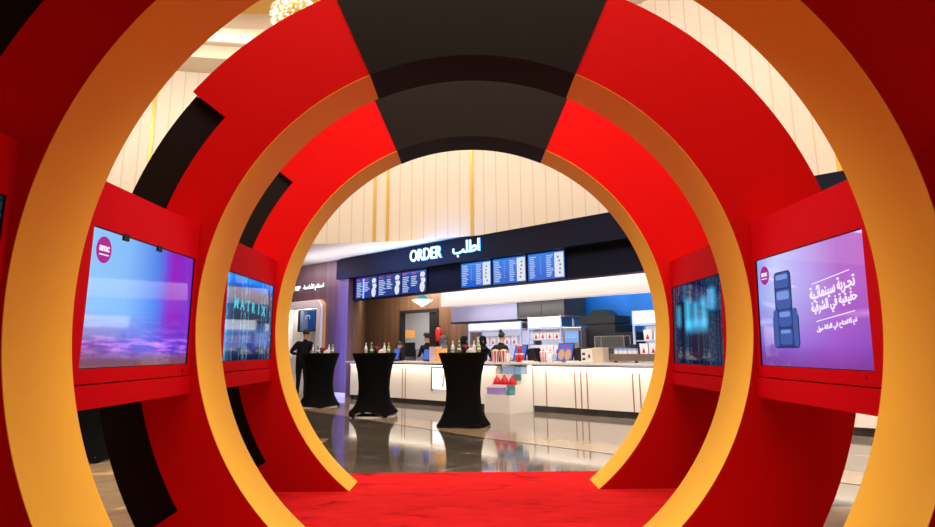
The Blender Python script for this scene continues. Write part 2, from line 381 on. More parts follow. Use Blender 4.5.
def lettering(name,txt,m,parent,x,y,z,h=None,w=None,size=1,bold=0,depth=.004,align='CENTER',shear=0,squash=None):
    """raised lettering standing in the x,z plane and facing -y; h / w scale it to a height / width"""
    c=bpy.data.curves.new(name,'FONT'); c.body=txt; c.align_x=align; c.extrude=.02; c.offset=bold; c.shear=shear; c.resolution_u=3
    o=bpy.data.objects.new(name,c); link(o); bpy.context.view_layer.update()
    me=bpy.data.meshes.new_from_object(o.evaluated_get(bpy.context.evaluated_depsgraph_get()))
    bpy.data.objects.remove(o); bpy.data.curves.remove(c)
    xs=[v.co.x for v in me.vertices]; ys=[v.co.y for v in me.vertices]
    W=max(xs)-min(xs); H=max(ys)-min(ys); 
    sx=sy=size
    if w: sx=w/W; sy=sx if not h else h/H
    elif h: sy=h/H; sx=sy
    ox=(max(xs)+min(xs))/2; oy=min(ys)
    for v in me.vertices:
        v.co=((v.co.x-ox)*sx, -v.co.z/.02*depth, (v.co.y-oy)*sy)
    me.materials.clear(); me.materials.append(m)
    o=bpy.data.objects.new(name,me); o.location=(x,y,z); link(o,parent)
    bm=bmesh.new(); bm.from_mesh(me); bmesh.ops.recalc_face_normals(bm,faces=bm.faces); bm.to_mesh(me); bm.free()
    return o

# ---------------------------------------------------------------- camera
sc=bpy.context.scene
CAMX,CAMZ=-.0439,1.1457
yaw,pitch,roll=.0017,.2015,-.0088
d=Vector((sin(yaw)*cos(pitch),cos(yaw)*cos(pitch),sin(pitch))); r=Vector((cos(yaw),-sin(yaw),0)); u=r.cross(d)
r2=cos(roll)*r+sin(roll)*u; u2=-sin(roll)*r+cos(roll)*u
cam=bpy.data.cameras.new('camera'); co=bpy.data.objects.new('camera',cam); link(co)
cam.sensor_width=36; cam.lens=640/935*36; cam.shift_y=-44.3/935; cam.clip_start=.05; cam.clip_end=200
mt=Matrix((r2,u2,-d)).transposed().to_4x4(); mt.translation=(CAMX,0,CAMZ); co.matrix_world=mt
sc.camera=co

# ---------------------------------------------------------------- setting: floor, rotunda, ceilings
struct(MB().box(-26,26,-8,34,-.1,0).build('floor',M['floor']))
b=MB(); pts=[(-15,7.5,8.2),(-6,6.45,7.1),(2,6.3,6.95)]
for (ua,a0,a1),(ub,b0,b1) in zip(pts,pts[1:]):
    b.quad(P(ua,a0,.003),P(ub,b0,.003),P(ub,b1,.003),P(ua,a1,.003))
struct(b.build('floor_band',M['tan']))
RC=(-4.2,3.8); RR=10.5
def arc(a,rr,z): return (RC[0]+rr*cos(rad(a)),RC[1]+rr*sin(rad(a)),z)
def ringband(name,m,prof,a0=-30,a1=215,step=1.55,uvs=False):
    """a profile of (radius, z) swept round the rotunda centre"""
    n=int(round((a1-a0)/step)); vs=[];fs=[]
    for i in range(n+1):
        for (rr,z) in prof: vs.append(arc(a0+step*i,rr,z))
    k=len(prof)
    for i in range(n):
        for j in range(k-1): fs.append((i*k+j,i*k+j+1,(i+1)*k+j+1,(i+1)*k+j))
    me=bpy.data.meshes.new(name); me.from_pydata(vs,[],fs); me.materials.append(m)
    if uvs:
        l=me.uv_layers.new(name='UVMap')
        for p in me.polygons:
            for li,vi in zip(p.loop_indices,p.vertices): l.data[li].uv=(vi//k+.5,vi%k)
    return struct(link(bpy.data.objects.new(name,me)))
ringband('wall_back',M['panelwall'],[(RR,3.52),(RR,7.6)],a0=-30.13,uvs=True)
ringband('wall_left',M['cream'],[(RR,0),(RR,3.52)],a0=118,a1=215)
ringband('ceiling_low',M['ceil'],[(RR,3.52),(22,3.52)])
ringband('ceiling_step',M['coffer'],[(RR,7.6),(9.64,7.6)])
ringband('ceiling_riser',M['cream'],[(9.64,7.6),(9.64,7.9)])
ringband('ceiling_soffit',M['coffer'],[(9.64,7.9),(8.8,7.9)])
ringband('trim_2',M['cream'],[(8.8,7.9),(8.8,8.26)])
ringband('ceiling',M['goldtrim'],[(8.8,8.26),(8.2,8.26),(8.2,8.5),(7.6,8.5),(7.6,9.2)])
struct(MB().prismz([arc(a,7.7,0)[:2] for a in range(0,360,10)],9.2,9.3).build('ceiling_top',M['goldtrim']))
for k,a in enumerate((27.0,65.95,76.82,78.5,106.5)):
    hw=.2; b=MB()
    b.quad(arc(a-hw,RR-.02,3.52),arc(a+hw,RR-.02,3.52),arc(a+hw,RR-.02,7.6),arc(a-hw,RR-.02,7.6))
    struct(b.build('trim_%d'%(k+3),M['goldtrim']))

# ---------------------------------------------------------------- walls round the counter (u along the counter, v away)
def ubox(u0,u1,v0,v1,z0,z1,name,m,bevel=0):
    b=MB().box(u0,u1,v0,v1,z0,z1); return struct(b.build(name,m,rot=(0,0,RZ),bevel=bevel))
# plum wall with the pick-up niche opening (u -16.3..-15.25, z .0..2.3)
b=MB()
b.box(-22,-17.05,9.6,9.8,0,3.5); b.box(-14.92,-13.78,9.6,9.8,0,3.5); b.box(-17.05,-14.92,9.6,9.8,2.42,3.5)
struct(b.build('wall_plum',M['purplewall'],rot=(0,0,RZ)))
ubox(-22,-13.78,9.57,9.6,0,.12,'baseboard_left',M['white'])
b=MB(); b.box(-17.05,-14.92,9.98,10.03,0,2.6); b.box(-17.1,-17.05,9.8,10.03,0,2.6); b.box(-14.92,-14.87,9.8,10.03,0,2.6); b.box(-17.1,-14.87,9.8,10.03,2.42,2.47)
struct(b.build('wall_niche',M['white'],rot=(0,0,RZ)))
# wood wall with a doorway, then dark cabinets and the blue wall
b=MB()
b.box(-22,-14.87,12.3,12.4,0,3.0); b.box(-14.87,-13.34,12.3,12.4,2.22,3.0); b.box(-13.34,-9.4,12.3,12.4,0,3.0)
struct(b.build('wall_wood',M['wood'],rot=(0,0,RZ)))
ubox(-9.4,0,12.3,12.4,0,3.0,'wall_blue',M['bluewall'])
b=MB(); b.prismz([(-13.78,9.8),(-16.6,12.3),(-16.7,12.2),(-13.9,9.78)],0,3.0)
struct(b.build('wall_return',M['wood'],rot=(0,0,RZ)))
t=struct(bpy.data.objects.new('door_1',None)); link(t); t.location=P(-14.1,12.3); t.rotation_euler=(0,0,RZ)
b=MB(); b.box(-.83,-.75,-.04,.12,0,2.3); b.box(.75,.83,-.04,.12,0,2.3); b.box(-.75,.75,-.04,.12,2.21,2.3); b.build('door_frame',M['blackitem'],t)
b=MB(); b.box(.42,.745,.02,.07,0,2.2); b.build('door_leaf',M['blackitem'],t)
b=MB(); b.box(-4.3,1.3,2.6,2.7,0,2.8); b.box(-4.3,-4.25,.13,2.6,0,2.8); b.box(1.25,1.3,.13,2.6,0,2.8); b.box(-4.3,1.3,.13,2.7,2.8,2.85)
struct(b.build('wall_store',M['white'],loc=P(-14.1,12.3),rot=(0,0,RZ)))
b=MB(); b.box(-.02,.02,0,.02,0,2.0)
# kitchen ceiling, bulkhead
ubox(-13.78,0,9.9,13.6,3.0,3.06,'ceiling_kitchen',M['ceil'])
ubox(-11.47,-1.2,10.7,10.95,2.17,3.0,'wall_bulkhead',M['ceil'])
ubox(-11.47,-1.2,10.95,12.3,2.6,2.66,'ceiling_hoodside',M['dark'])

# ---------------------------------------------------------------- ring portals
ZC=1.3694; R=1.70; RO=2.342; RB=2.055; TD=.407
def portal(y,label):
    t=thing('ring_portal',label,'ring portal',(0,y,0),0,'red and gold ring portals of the tunnel')
    z=ZC
    bot=-52.83
    a=MB(); a.sector(bot,66.3,R+.003,RO,0,TD,z,96); a.sector(113.3,141.6,R+.003,RO,0,TD,z,32)
    a.sector(141.6,213,R+.003,RB,0,TD,z,64); a.sector(213,232.83,R+.003,RO,0,TD,z,32)
    a.build('red_panel',M['red'],t)
    g=MB(); g.sector(bot,66.3,R,R+.003,-.0005,TD+.0005,z,128); g.sector(113.3,232.83,R,R+.003,-.0005,TD+.0005,z,128)
    o=g.build('gold_lining',M['gold'],t)
    k=MB(); k.sector(66.3,113.3,R-.002,RO+.004,-.004,TD+.004,z,64); k.build('black_wedge',M['black'],t)
    k=MB(); k.sector(141.7,212.9,RB+.001,RO-.022,.03,TD-.03,z,72); k.build('black_arc_panel',M['black'],t)
    return t
Y1,SP=2.305,1.6497
portal(Y1,'nearest and largest red ring portal with wide gold inner lining')
portal(Y1+SP,'middle red ring portal with gold lining and black wedge at its crown')
portal(Y1+2*SP,'farthest and smallest red ring portal framing the order counter')
c=MB().box(-1.95,1.95,-1.0,6.38,.0,.014).build('red_carpet',M['carpet']); MB().box(-1.95,1.95,6.38,6.40,0,.015).build('edge_binding',M['carpet'],c); tag(c,'bright red carpet running along the floor through the ring portals','carpet')

# ---------------------------------------------------------------- wall displays between the rings
def badge(t,x,y,z,rr):
    o=MB().prism([(x+rr*cos(2*PI*i/40),z+rr*sin(2*PI*i/40)) for i in range(40)],y-.002,y).build('logo_badge',M['magenta'],t)
    lettering('logo_lettering','amc',M['scr_text'],o,x,y-.003,z-rr*.12,h=rr*.42,w=rr*1.35,bold=.03,depth=.001)
    MB().box(x-rr*.62,x+rr*.62,y-.004,y-.002,z-rr*.42,z-rr*.33).build('logo_underline',M['scr_text'],o)
    return o
def display(loc,rz,label,zb,zt,zl,s0,s1,scr,sxo):
    """red housing between two rings; local x to the viewer's right, y into the wall"""
    t=thing('wall_display',label,'screen',loc,rz,'red boxed screens in the tunnel')
    if rz<0: t.rotation_euler=(-.042,0,rz); t.location.x-=.076
    W=.6205; D=.42; sw=.545; e=.004; x0=-sw+sxo; x1=sw+sxo
    b=MB()
    b.box(-W,x0,0,D,zl,zt); b.box(x1,W,0,D,zl,zt); b.box(x0,x1,0,D,s1,zt); b.box(x0,x1,0,D,zl,s0); b.box(x0,x1,.06,D,s0,s1)
    b.box(-W,W,-.012,D,zb,zl-.006)
    b.build('housing',M['redbox'],t)
    f=MB()
    f.box(x0,x0+e,.003,.06,s0,s1); f.box(x1-e,x1,.003,.06,s0,s1); f.box(x0+e,x1-e,.003,.06,s1-e,s1); f.box(x0+e,x1-e,.003,.06,s0,s0+e)
    f.build('bezel',M['bezel'],t)
    uvquad('screen',2*sw-2*e,s1-s0-2*e,scr,t,x0+e,.010,s0+e)
    bt=MB(); bt.lathe([(0.001,-.004),(.009,-.004),(.009,0)],n=14)
    o=bt.build('power_button',M['bezel'],t,loc=(x1-.06,0,s0-.035),rot=(PI/2,0,0))
    return t,x0+e,x1-e,s0+e,s1-e
gapc=Y1+TD+(SP-TD)/2
SO=.043
# left near: dawn picture with badge
t,x0,x1,z0,z1=display((-1.72,gapc,0),PI/2,'left near boxed screen showing pale blue and violet dawn with round badge',.905,1.93,1.013,1.078,1.712,M['dawn'],SO)
badge(t,x0+.105,.009,z1-.092,.062)
for dx in (.25,.60):
    MB().box(x0+dx,x0+dx+.05,-.002,.008,z1-.022,z1+.012).build('clip',M['bezel'],t)
# right near: recliner picture
t,x0,x1,z0,z1=display((1.74,gapc,0),-PI/2,'right near boxed screen with recliner seat picture and Arabic lettering',.855,1.915,.975,1.04,1.672,M['lav'],-SO)
badge(t,x0+.095,.009,z1-.10,.055)
H=z1-z0; W=x1-x0
def fx(a): return x0+W*a
def fz(a): return z0+H*a
rec=MB()
def blob(mb,pts,y,rnd=True):
    mb.prism([(fx(a),fz(c)) for a,c in pts],y,y+.0008)
def rr(a0,a1,c0,c1,k=.02,n=4,sk=0):
    q=[]
    for (ca,cc,st) in ((a1-k,c1-k*1.6,0),(a0+k,c1-k*1.6,90),(a0+k,c0+k*1.6,180),(a1-k,c0+k*1.6,270)):
        for i in range(n+1):
            w=rad(st+90*i/n); q.append((ca+k*cos(w)+sk*(cc+k*1.6*sin(w)-c0),cc+k*1.6*sin(w)))
    return q
blob(rec,rr(.155,.425,.155,.46,.03),.0088); blob(rec,rr(.19,.37,.42,.84,.03),.0088)      # arms, base and back in dark masses
o=rec.build('recliner_picture',M['seat_dk'],t)
def pic(nm,m,y,*a):
    q=MB(); blob(q,rr(*a),y); q.build(nm,m,o)
for a in ((.165,.212,.17,.50,.018),(.368,.415,.17,.50,.018)): pic('picture_arm',M['seat_mid'],.0080,*a)
for a in ((.222,.358,.345,.49,.025),(.225,.355,.185,.325,.02),(.205,.36,.50,.675,.022),(.20,.35,.69,.825,.022)): pic('picture_cushion',M['seat_mid'],.0072,*a)
for a in ((.235,.345,.43,.475,.014),(.24,.34,.285,.315,.010),(.215,.345,.585,.66,.016),(.215,.34,.765,.81,.014)): pic('picture_shine',M['seat_hi'],.0064,*a)
lx=x0+W*.735; zc=.51; TILT=.105
def tilted(o_,c,z_off=0):
    dz=(c-zc)*H; o_.location=(lx-dz*TILT,.008,fz(c)+z_off); o_.rotation_euler=(0,-math.atan(TILT),0)
tilted(lettering('lettering',arabic('تجـربة سينمائـية'),M['scr_text'],t,lx,.008,0,w=W*.37,h=H*.135,bold=.022,depth=.001),.545)
tilted(lettering('lettering',arabic('حقيقية في الشرقية'),M['scr_text'],t,lx,.008,0,w=W*.37,h=H*.125,bold=.022,depth=.001),.43)
tilted(lettering('lettering',arabic('تم الافتتاح في الدانة مول'),M['scr_text'],t,lx,.008,0,w=W*.32,h=H*.06,bold=.02,depth=.001),.295)
for c in (.70,.395):
    b=MB(); b.box(-W*.155,W*.155,-.0008,.0005,-.002,.002); tilted(b.build('rule_line',M['scr_text'],t),c)
# left far: blue code with title
t,x0,x1,z0,z1=display((-1.72,gapc+SP,0),PI/2,'left far boxed screen with blue code rain and spaced title',.905,1.935,1.013,1.083,1.71,M['codel'],SO)
M['cyan_title']=emi('cyan_title_letters',srgb(90,200,225),1.0)
for k,chh in enumerate('MATRIX'):
    lettering('lettering',chh,M['cyan_title'],t,x0+(x1-x0)*(.20+.118*k),.008,z0+(z1-z0)*(.60-.008*k),h=.082,bold=.012,depth=.001)
# right far
t,x0,x1,z0,z1=display((1.74,gapc+SP,0),-PI/2,'right far boxed screen, dark with glowing cyan smears',.85,1.895,.955,1.02,1.663,M['coder'],-SO)
# the pair in front of the nearest ring, mostly out of frame
display((-1.72,gapc-SP,0),PI/2,'leftmost boxed screen edge before the nearest ring, dark picture',.905,1.93,1.013,1.078,1.712,M['darkscr'],SO)
display((1.74,gapc-SP,0),-PI/2,'rightmost boxed screen housing before the nearest ring portal',.855,1.915,.975,1.04,1.672,M['darkscr'],-SO)

# ---------------------------------------------------------------- sign band and menu boards
def K(name,label,cat,u_,v_,z_=0,group=None,dr=0): return thing(name,label,cat,P(u_,v_,z_),RZ+dr,group)
t=K('sign_band','long navy black sign band above the counter with lit ORDER lettering','sign',-7.9,9.6)
MB().box(-6.29,6.4,-.1,.35,2.98,3.48).build('upper_band',M['fascia'],t)
MB().box(-6.1,6.4,.15,.45,2.43,2.995).build('lower_band',M['fascia'],t)
def lit(txt,u0,u1,z0,h):
    o=lettering('lettering',txt,M['white_letter'],t,(u0+u1)/2*.99+7.9,-.135,z0,w=u1-u0,h=h,bold=.004,depth=.012)
    o2=lettering('letter_edge',txt,M['cyan_halo'],o,0,.022,-.012,w=(u1-u0)+.04,h=h+.024,bold=.018,depth=.008)
lit('ORDER',-11.30,-10.26,3.135,.265)
lit(arabic('اطلب'),-9.88,-9.10,3.085,.33)
def menu(u0,label,navy):
    t=K('menu_board',label,'menu board',u0,9.72,2.435,'menu boards under the sign band')
    w,h=.90,.545
    MB().box(0,w,0,.035,0,h).build('frame',M['bezel'],t)
    uvquad('screen',w-.03,h-.03,M['menunavy' if navy else 'menublue'],t,.015,-.002,.015)
    b=MB(); y=-.004
    def bars(x,ww,z,n,st,hh=.017):
        for k in range(n):
            q=ww*(.55+.45*random.random()); b.box(x,x+q,y,y+.002,z-k*st,z-k*st+hh)
    if navy:
        bars(.05,.28,.39,9,.042,.022); bars(.36,.24,.39,6,.042,.022)
        MB().box(.05,.2,y,y+.002,.45,.49).build('heading',M['menupink'],t); MB().box(.38,.52,y,y+.002,.45,.49).build('heading',M['menupink'],t)
        q=MB()
        for cx,cz,rx,rz_ in ((.76,.43,.085,.06),(.79,.29,.07,.07),(.75,.14,.085,.12)):
            q.prism([(cx+rx*cos(2*PI*i/20),cz+rz_*sin(2*PI*i/20)) for i in range(20)],y,y+.002)
        q.prism([(.68,.42),(.71,.28),(.80,.28),(.82,.42)],y,y+.002)
        q.build('food_picture',M['menuwhite'],t)
        q=MB(); q.box(.69,.80,y-.002,y,.345,.375); q.build('food_detail',M['menupink'],t)
    else:
        bars(.05,.20,.46,12,.036); bars(.46,.17,.46,12,.036); bars(.31,.03,.46,10,.036,.007)
        q=MB(); q.box(.655,.865,y,y+.002,.04,.505); q.build('picture_panel',M['menuwhite'],t)
        for k in range(5):
            q=MB(); cx=.74+.05*random.random(); cz=.42-.075*k
            q.prism([(cx+.016*cos(2*PI*i/10)*(1+.4*(i%2)),cz+.022*sin(2*PI*i/10)) for i in range(10)],y-.002,y)
            q.build('sketch',M['menugray'],t)
    b.build('menu_lettering',M['menutext'],t)
for u0,lab in ((-13.62,'leftmost navy menu board with pink headings, beside the plum wall end'),(-12.71,'middle of the three navy menu boards with pink headings'),(-11.80,'navy menu board directly under the lit word ORDER')): menu(u0,lab,True)
for u0,lab in ((-9.80,'leftmost of the three bright blue menu boards'),(-8.87,'middle of the three bright blue menu boards'),(-7.94,'rightmost bright blue menu board, last before blank dark band')): menu(u0,lab,False)

# pick-up lettering and niche frame
t=K('wall_sign','lit white pick up lettering in English and Arabic on the plum wall','sign',-15.6,9.58,2.78)
lettering('lettering',arabic('استلام الأطعمة'),M['white_letter'],t,.22,-.012,0,w=1.0,h=.20,bold=.0,depth=.01)
lettering('lettering','PICK UP',M['white_letter'],t,-.83,-.012,.05,w=.72,h=.13,bold=.0,depth=.01)
t=K('niche_portal','white rounded frame with gold inner edge round the pick up niche','frame',-15.76,9.6)
def rrect(w,h,rad_,n=8):
    p=[(w,0),(w,h-rad_)]+[(w-rad_+rad_*cos(PI/2*i/n),h-rad_+rad_*sin(PI/2*i/n)) for i in range(1,n+1)]
    return p+[(-x,z) for x,z in reversed(p)]
def framepr(mb,w,h,k,rad_,y0,y1):
    A=rrect(w,h,rad_); B=rrect(w-k,h-k,max(.02,rad_-k)); n=len(A)
    vs=[(x,y0,z) for x,z in A]+[(x,y0,z) for x,z in B]+[(x,y1,z) for x,z in A]+[(x,y1,z) for x,z in B]
    fs=[]
    for i in range(n-1):
        fs+=[(i,i+1,n+i+1,n+i),(2*n+i,3*n+i,3*n+i+1,2*n+i+1),(i,2*n+i,2*n+i+1,i+1),(n+i,n+i+1,3*n+i+1,3*n+i)]
    mb.add(vs,fs); return mb
framepr(MB(),.98,2.5,.20,.24,-.16,0).build('outer_frame',M['white'],t)
framepr(MB(),.995,2.515,.03,.25,-.10,.0).build('gold_edge',M['goldtrim'],t)
framepr(MB(),.785,2.305,.012,.06,-.14,-.10).build('gold_lining',M['goldtrim'],t)
t=K('status_screen','dark blue order status screen hanging inside the pick up niche','screen',-15.97,9.80,1.69)
MB().box(-.54,.54,0,.06,0,.62).build('casing',M['bezel'],t,bevel=.006)
M['kioskblue']=screen_mat('kiosk_blue',menu_fn(srgb(20,75,130),srgb(15,50,100)))
uvquad('screen',.80,.58,M['kioskblue'],t,-.40,-.003,.02)
framepr(MB(),.11,.11,.02,.04,-.006,-.003).build('icon',M['menutext'],t,loc=(.0,0,.34))
t=K('niche_counter','white low cabinet inside the pick up niche','cabinet',-16.55,9.55)
MB().box(-.35,.25,.12,.40,.0,.95).build('body',M['white'],t,bevel=.01); MB().box(-.37,.27,.11,.41,.95,.98).build('top',M['white'],t)

# ---------------------------------------------------------------- the order counter
def counter_front(t,u0,u1,h,lines,sill=.11):
    MB().box(u0,u1,.03,.62,sill,h-.05).build('body',M['white'],t)
    MB().box(u0,u1,.05,.60,0,sill).build('plinth',M['plinth'],t)
    for x in lines: MB().box(x-.009,x+.009,.022,.032,sill,h-.13).build('bronze_line',M['bronze'],t)
    MB().box(u0,u1,.02,.05,h-.06,h-.05).build('strip_light',M['warmstrip'],t)
M['plinth']=mat('black_marble_plinth',(.03,.028,.028),.2,noise=.9,nscale=7)
t=K('order_counter','long white order counter section with bronze lines, right of the podium','counter',0,9.75)
counter_front(t,-7.93,-.6,.87,[-7.62,-6.97,-6.84,-6.71,-5.80,-5.67,-4.9,-4.2,-4.07,-3.2])
t=K('order_counter','white order counter section on the left with a lit framed panel','counter',0,9.40,0)
counter_front(t,-13.35,-8.57,.88,[-11.37,-11.27])
o=framepr(MB(),.43,.50,.035,.02,-.0,.03).build('panel_frame',M['bronze'],t,loc=(-9.97,.0,.31)); 
MB().box(-.38,.38,0,.02,.02,.44).build('lit_panel',M['light_panel'],t,loc=(-9.97,.005,.33))
MB().prism([(-.08,.06),(-.03,.06),(.02,.38),(-.02,.38)],0,.01).build('panel_emblem',M['goldtrim'],t,loc=(-9.97,-.012,.33))
w=MB()
w.prismz([(-13.40,9.34),(-8.52,9.34),(-8.52,9.05),(-7.90,9.05),(-7.90,9.69),(-.6,9.69),(-.6,10.42),(-13.40,10.06)],0,.04)
w=MB(); w.box(-13.42,-8.55,9.33,10.08,.87,.905); w.box(-8.55,-7.9,9.45,10.08,.87,.905); w.box(-7.9,-.6,9.68,10.40,.87,.905)
tag(w.build('worktop',M['white'],rot=(0,0,RZ)),'white continuous worktop lying along the whole order counter','worktop')
# stepped display podium at the corner
t=K('display_podium','white stepped display podium standing at the counter corner','podium',-8.24,9.08)
b=MB(); b.prism([(-.31,0),(.31,0),(.31,.33),(-.31,.33)],0,.68); b.build('base',M['white'],t)
b=MB(); b.box(-.31,.31,.16,.68,.33,.50); b.box(-.31,.31,.34,.68,.50,.69); b.box(-.31,.31,.52,.68,.69,.868); b.build('steps',M['white'],t)
MB().box(.24,.315,-.005,.16,.332,.42).build('divider',M['teal'],t); MB().box(.12,.315,.15,.165,.40,.50).build('divider',M['teal'],t); MB().box(.12,.315,.33,.345,.58,.69).build('divider',M['teal'],t)
def podbox(name,label,cat,x,y,z,w_,d_,h_,m,group=None):
    t=K(name,label,cat,-8.24+x,9.08+y,z,group)
    MB().box(-w_/2,w_/2,-d_/2,d_/2,0,h_).build('carton',m,t,bevel=.006)
    MB().box(-w_/2-.003,w_/2+.003,-d_/2-.003,d_/2+.003,h_-.02,h_+.003).build('lid',m,t)
    return t
podbox('gift_box','lilac box on the lowest podium step','box',-.08,.08,.33,.36,.13,.12,M['lilac'])
podbox('gift_box','pale blue box on the top podium step, left one','box',-.02,.43,.69,.30,.14,.14,M['bluebox'])
podbox('gift_box','small pale blue box on the top podium step, right end','box',.22,.43,.69,.15,.14,.13,M['bluebox'])
random.seed(3)
for x,y,z,q,lab in ((-.22,.26,.50,.085,'red plush hat at the left of the podium middle step'),(-.03,.26,.50,.09,'red plush hat in the middle of the podium step'),(.17,.26,.50,.085,'red plush hat at the right of the podium middle step')):
    t=K('plush_hat',lab,'hat',-8.24+x,9.08+y,z,'red hats on the podium')
    b=MB(); b.ball((0,0,0),q,n=16,m=10,sc=(1,.8,1.7),zmin=0); b.ball((0,0,q*1.75),q*.25,n=10,m=6); b.build('crown',M['redplastic'],t)
    MB().prismz([(q*cos(a),-q*.45-q*.6*sin(a)) for a in [PI*i/10 for i in range(11)]],.0,.012).build('brim',M['redplastic'],t)

# ---------------------------------------------------------------- things on the counter
def monitor(u_,v_,label,w_,h_,m,lean=.30,pic=False,dr=0):
    t=K('order_monitor',label,'monitor',u_,v_,.905,'monitors on the counter',dr)
    b=MB(); b.add([(-w_/2,0,.03),(w_/2,0,.03),(w_/2,lean*h_,h_+.03),(-w_/2,lean*h_,h_+.03),(-w_/2,.03,.03),(w_/2,.03,.03),(w_/2,.03+lean*h_,h_+.03),(-w_/2,.03+lean*h_,h_+.03)],
        [(0,1,2,3),(7,6,5,4),(0,4,5,1),(1,5,6,2),(2,6,7,3),(3,7,4,0)]); b.build('casing',M['blackitem'],t)
    e=.012; k=lean
    s=MB(); s.add([(-w_/2+e,-.002+k*e,.03+e),(w_/2-e,-.002+k*e,.03+e),(w_/2-e,-.002+k*(h_-e),h_+.03-e),(-w_/2+e,-.002+k*(h_-e),h_+.03-e)],[(0,1,2,3)]); s.build('screen',m,t)
    st=MB(); st.prismz([(-.09,.04),(.09,.04),(.07,.20),(-.07,.20)],0,.015); st.add([(-.03,.06,.015),(.03,.06,.015),(.03,.05+lean*h_*.6,h_*.6),(-.03,.05+lean*h_*.6,h_*.6),(-.03,.12,.015),(.03,.12,.015),(.03,.09+lean*h_*.6,h_*.6),(-.03,.09+lean*h_*.6,h_*.6)],[(0,1,2,3),(7,6,5,4),(1,5,6,2),(0,3,7,4),(0,4,5,1),(3,2,6,7)])
    st.build('stand',M['blackitem'],t)
    if pic:
        def on(p,off): return [(x,-off+k*z,.03+z) for x,z in p]
        for cx,nm in ((-.075,'food_picture'),(.075,'food_picture')):
            q=MB(); pp=on([(cx+.072*cos(2*PI*i/18),.11+.10*sin(2*PI*i/18)) for i in range(18)],.006); q.add(pp,[tuple(range(18))]); q.build(nm,M['foodglow'],t)
        q=MB(); q.add(on([(.085*cos(PI*i/10),.225+.06*sin(PI*i/10)) for i in range(11)],.006),[tuple(range(11))]); q.build('food_heading',M['menupink'],t)
    return t
monitor(-11.98,9.70,'small blue lit monitor near the left counter end',.22,.26,M['blue_scr'])
monitor(-10.85,9.70,'blue lit monitor in front of the doorway',.34,.24,M['blue_scr'])
monitor(-8.45,9.98,'larger blue lit monitor behind the podium',.36,.30,M['blue_scr'],dr=-.15)
monitor(-7.34,9.98,'monitor showing orange food picture on the right counter',.36,.32,M['blue_scr'],pic=True)
def wedge(u_,v_,label):
    t=K('card_terminal',label,'terminal',u_,v_,.905,'black terminal backs on the counter')
    MB().prism([(-.11,0),(.12,0),(.02,.27),(-.15,.25)],0,.22).build('body',M['blackitem'],t,bevel=.008)
    MB().prism([(.11,.01),(.13,.01),(.05,.25),(.03,.26)],.02,.2).build('keypad',M['bezel'],t)
wedge(-8.14,10.03,'black terminal just right of the larger blue monitor'); wedge(-7.04,10.05,'black terminal right of the food picture monitor')
t=K('counter_box','pink beige square box next to the orange lit box','box',-10.57,9.66,.905); MB().box(-.10,.10,-.06,.12,0,.31).build('carton',M['pink'],t,bevel=.005); MB().box(-.102,.102,-.062,.122,.29,.315).build('lid',M['pink'],t)
t=K('counter_box','orange lit box right beside the pink beige box','box',-10.37,9.66,.905); MB().box(-.08,.08,-.06,.12,0,.27).build('carton',M['orange'],t,bevel=.005); MB().box(-.082,.082,-.062,.122,.25,.275).build('lid',M['orange'],t)
def stripes():
    m=bpy.data.materials.new('red_white_tub_stripes'); m.use_nodes=True; nt=m.node_tree; b=nt.nodes['Principled BSDF']
    tc=node(nt,'ShaderNodeTexCoord'); s=node(nt,'ShaderNodeSeparateXYZ'); nt.links.new(tc.outputs['Object'],s.inputs[0])
    a=math_(nt,'ARCTAN2',s.outputs['Y'],s.outputs['X']); f=math_(nt,'FRACT',math_(nt,'MULTIPLY',a,8/(2*PI))); k=math_(nt,'GREATER_THAN',f,.5)
    nt.links.new(mixc(nt,k,(.85,.8,.78),(.62,.03,.04)),b.inputs['Base Color']); b.inputs['Roughness'].default_value=.5; return m
M['stripes']=stripes()
M['popcorn']=mat('popcorn_heap',(.8,.62,.32),.8,noise=.3,nscale=60,bump=.6,bscale=60)
def tub(u_,v_,z_,label,s=1.0,group='striped popcorn tubs on the counter'):
    t=K('popcorn_tub',label,'popcorn tub',u_,v_,z_,group)
    MB().lathe([(.06*s,0),(.085*s,.20*s),(.088*s,.205*s)],n=20).build('tub',M['stripes'],t)
    b=MB(); b.ball((0,0,.20*s),.08*s,n=14,m=6,sc=(1,1,.5),zmin=0); b.build('popcorn',M['popcorn'],t)
tub(-8.70,9.58,.905,'striped popcorn tub left of the pair behind the near cocktail table',1.05)
tub(-8.50,9.60,.905,'striped popcorn tub right of the pair behind the near cocktail table',1.05)
def cup(u_,v_,z_,label,m,s=1.0,group='paper cups on the counter'):
    t=K('paper_cup',label,'cup',u_,v_,z_,group)
    MB().lathe([(.03*s,0),(.042*s,.12*s)],n=16).build('cup',m,t)
    MB().lathe([(.044*s,.12*s),(.044*s,.13*s),(.036*s,.137*s)],n=16).build('lid',M['paper'],t)
cup(-8.42,9.62,.905,'white paper cup directly in front of the larger blue monitor',M['paper'],1.3)
for k,(du,dz,lab) in enumerate(((-.02,0,'red cup at the bottom left of the little pyramid'),(.08,0,'red cup at the bottom right of the little pyramid'),(.03,.165,'red cup on top of the little pyramid'))):
    cup(-8.28+du,9.78,.905+dz,lab,M['redplastic'],1.2,'red cups stacked in a pyramid')
cup(-7.78,9.92,.905,'white striped cup left of the food picture monitor',M['stripes'],1.5)
cup(-7.64,9.92,.905,'white cup just left of the food picture monitor',M['paper'],1.5)
t=K('tray','pale flat tray lying on the worktop between cups and terminal','tray',-8.0,9.82,.905); MB().box(-.16,.12,-.08,.08,0,.015).build('base',M['paper'],t); MB().box(-.165,.125,-.085,-.075,0,.03).build('rim',M['paper'],t)
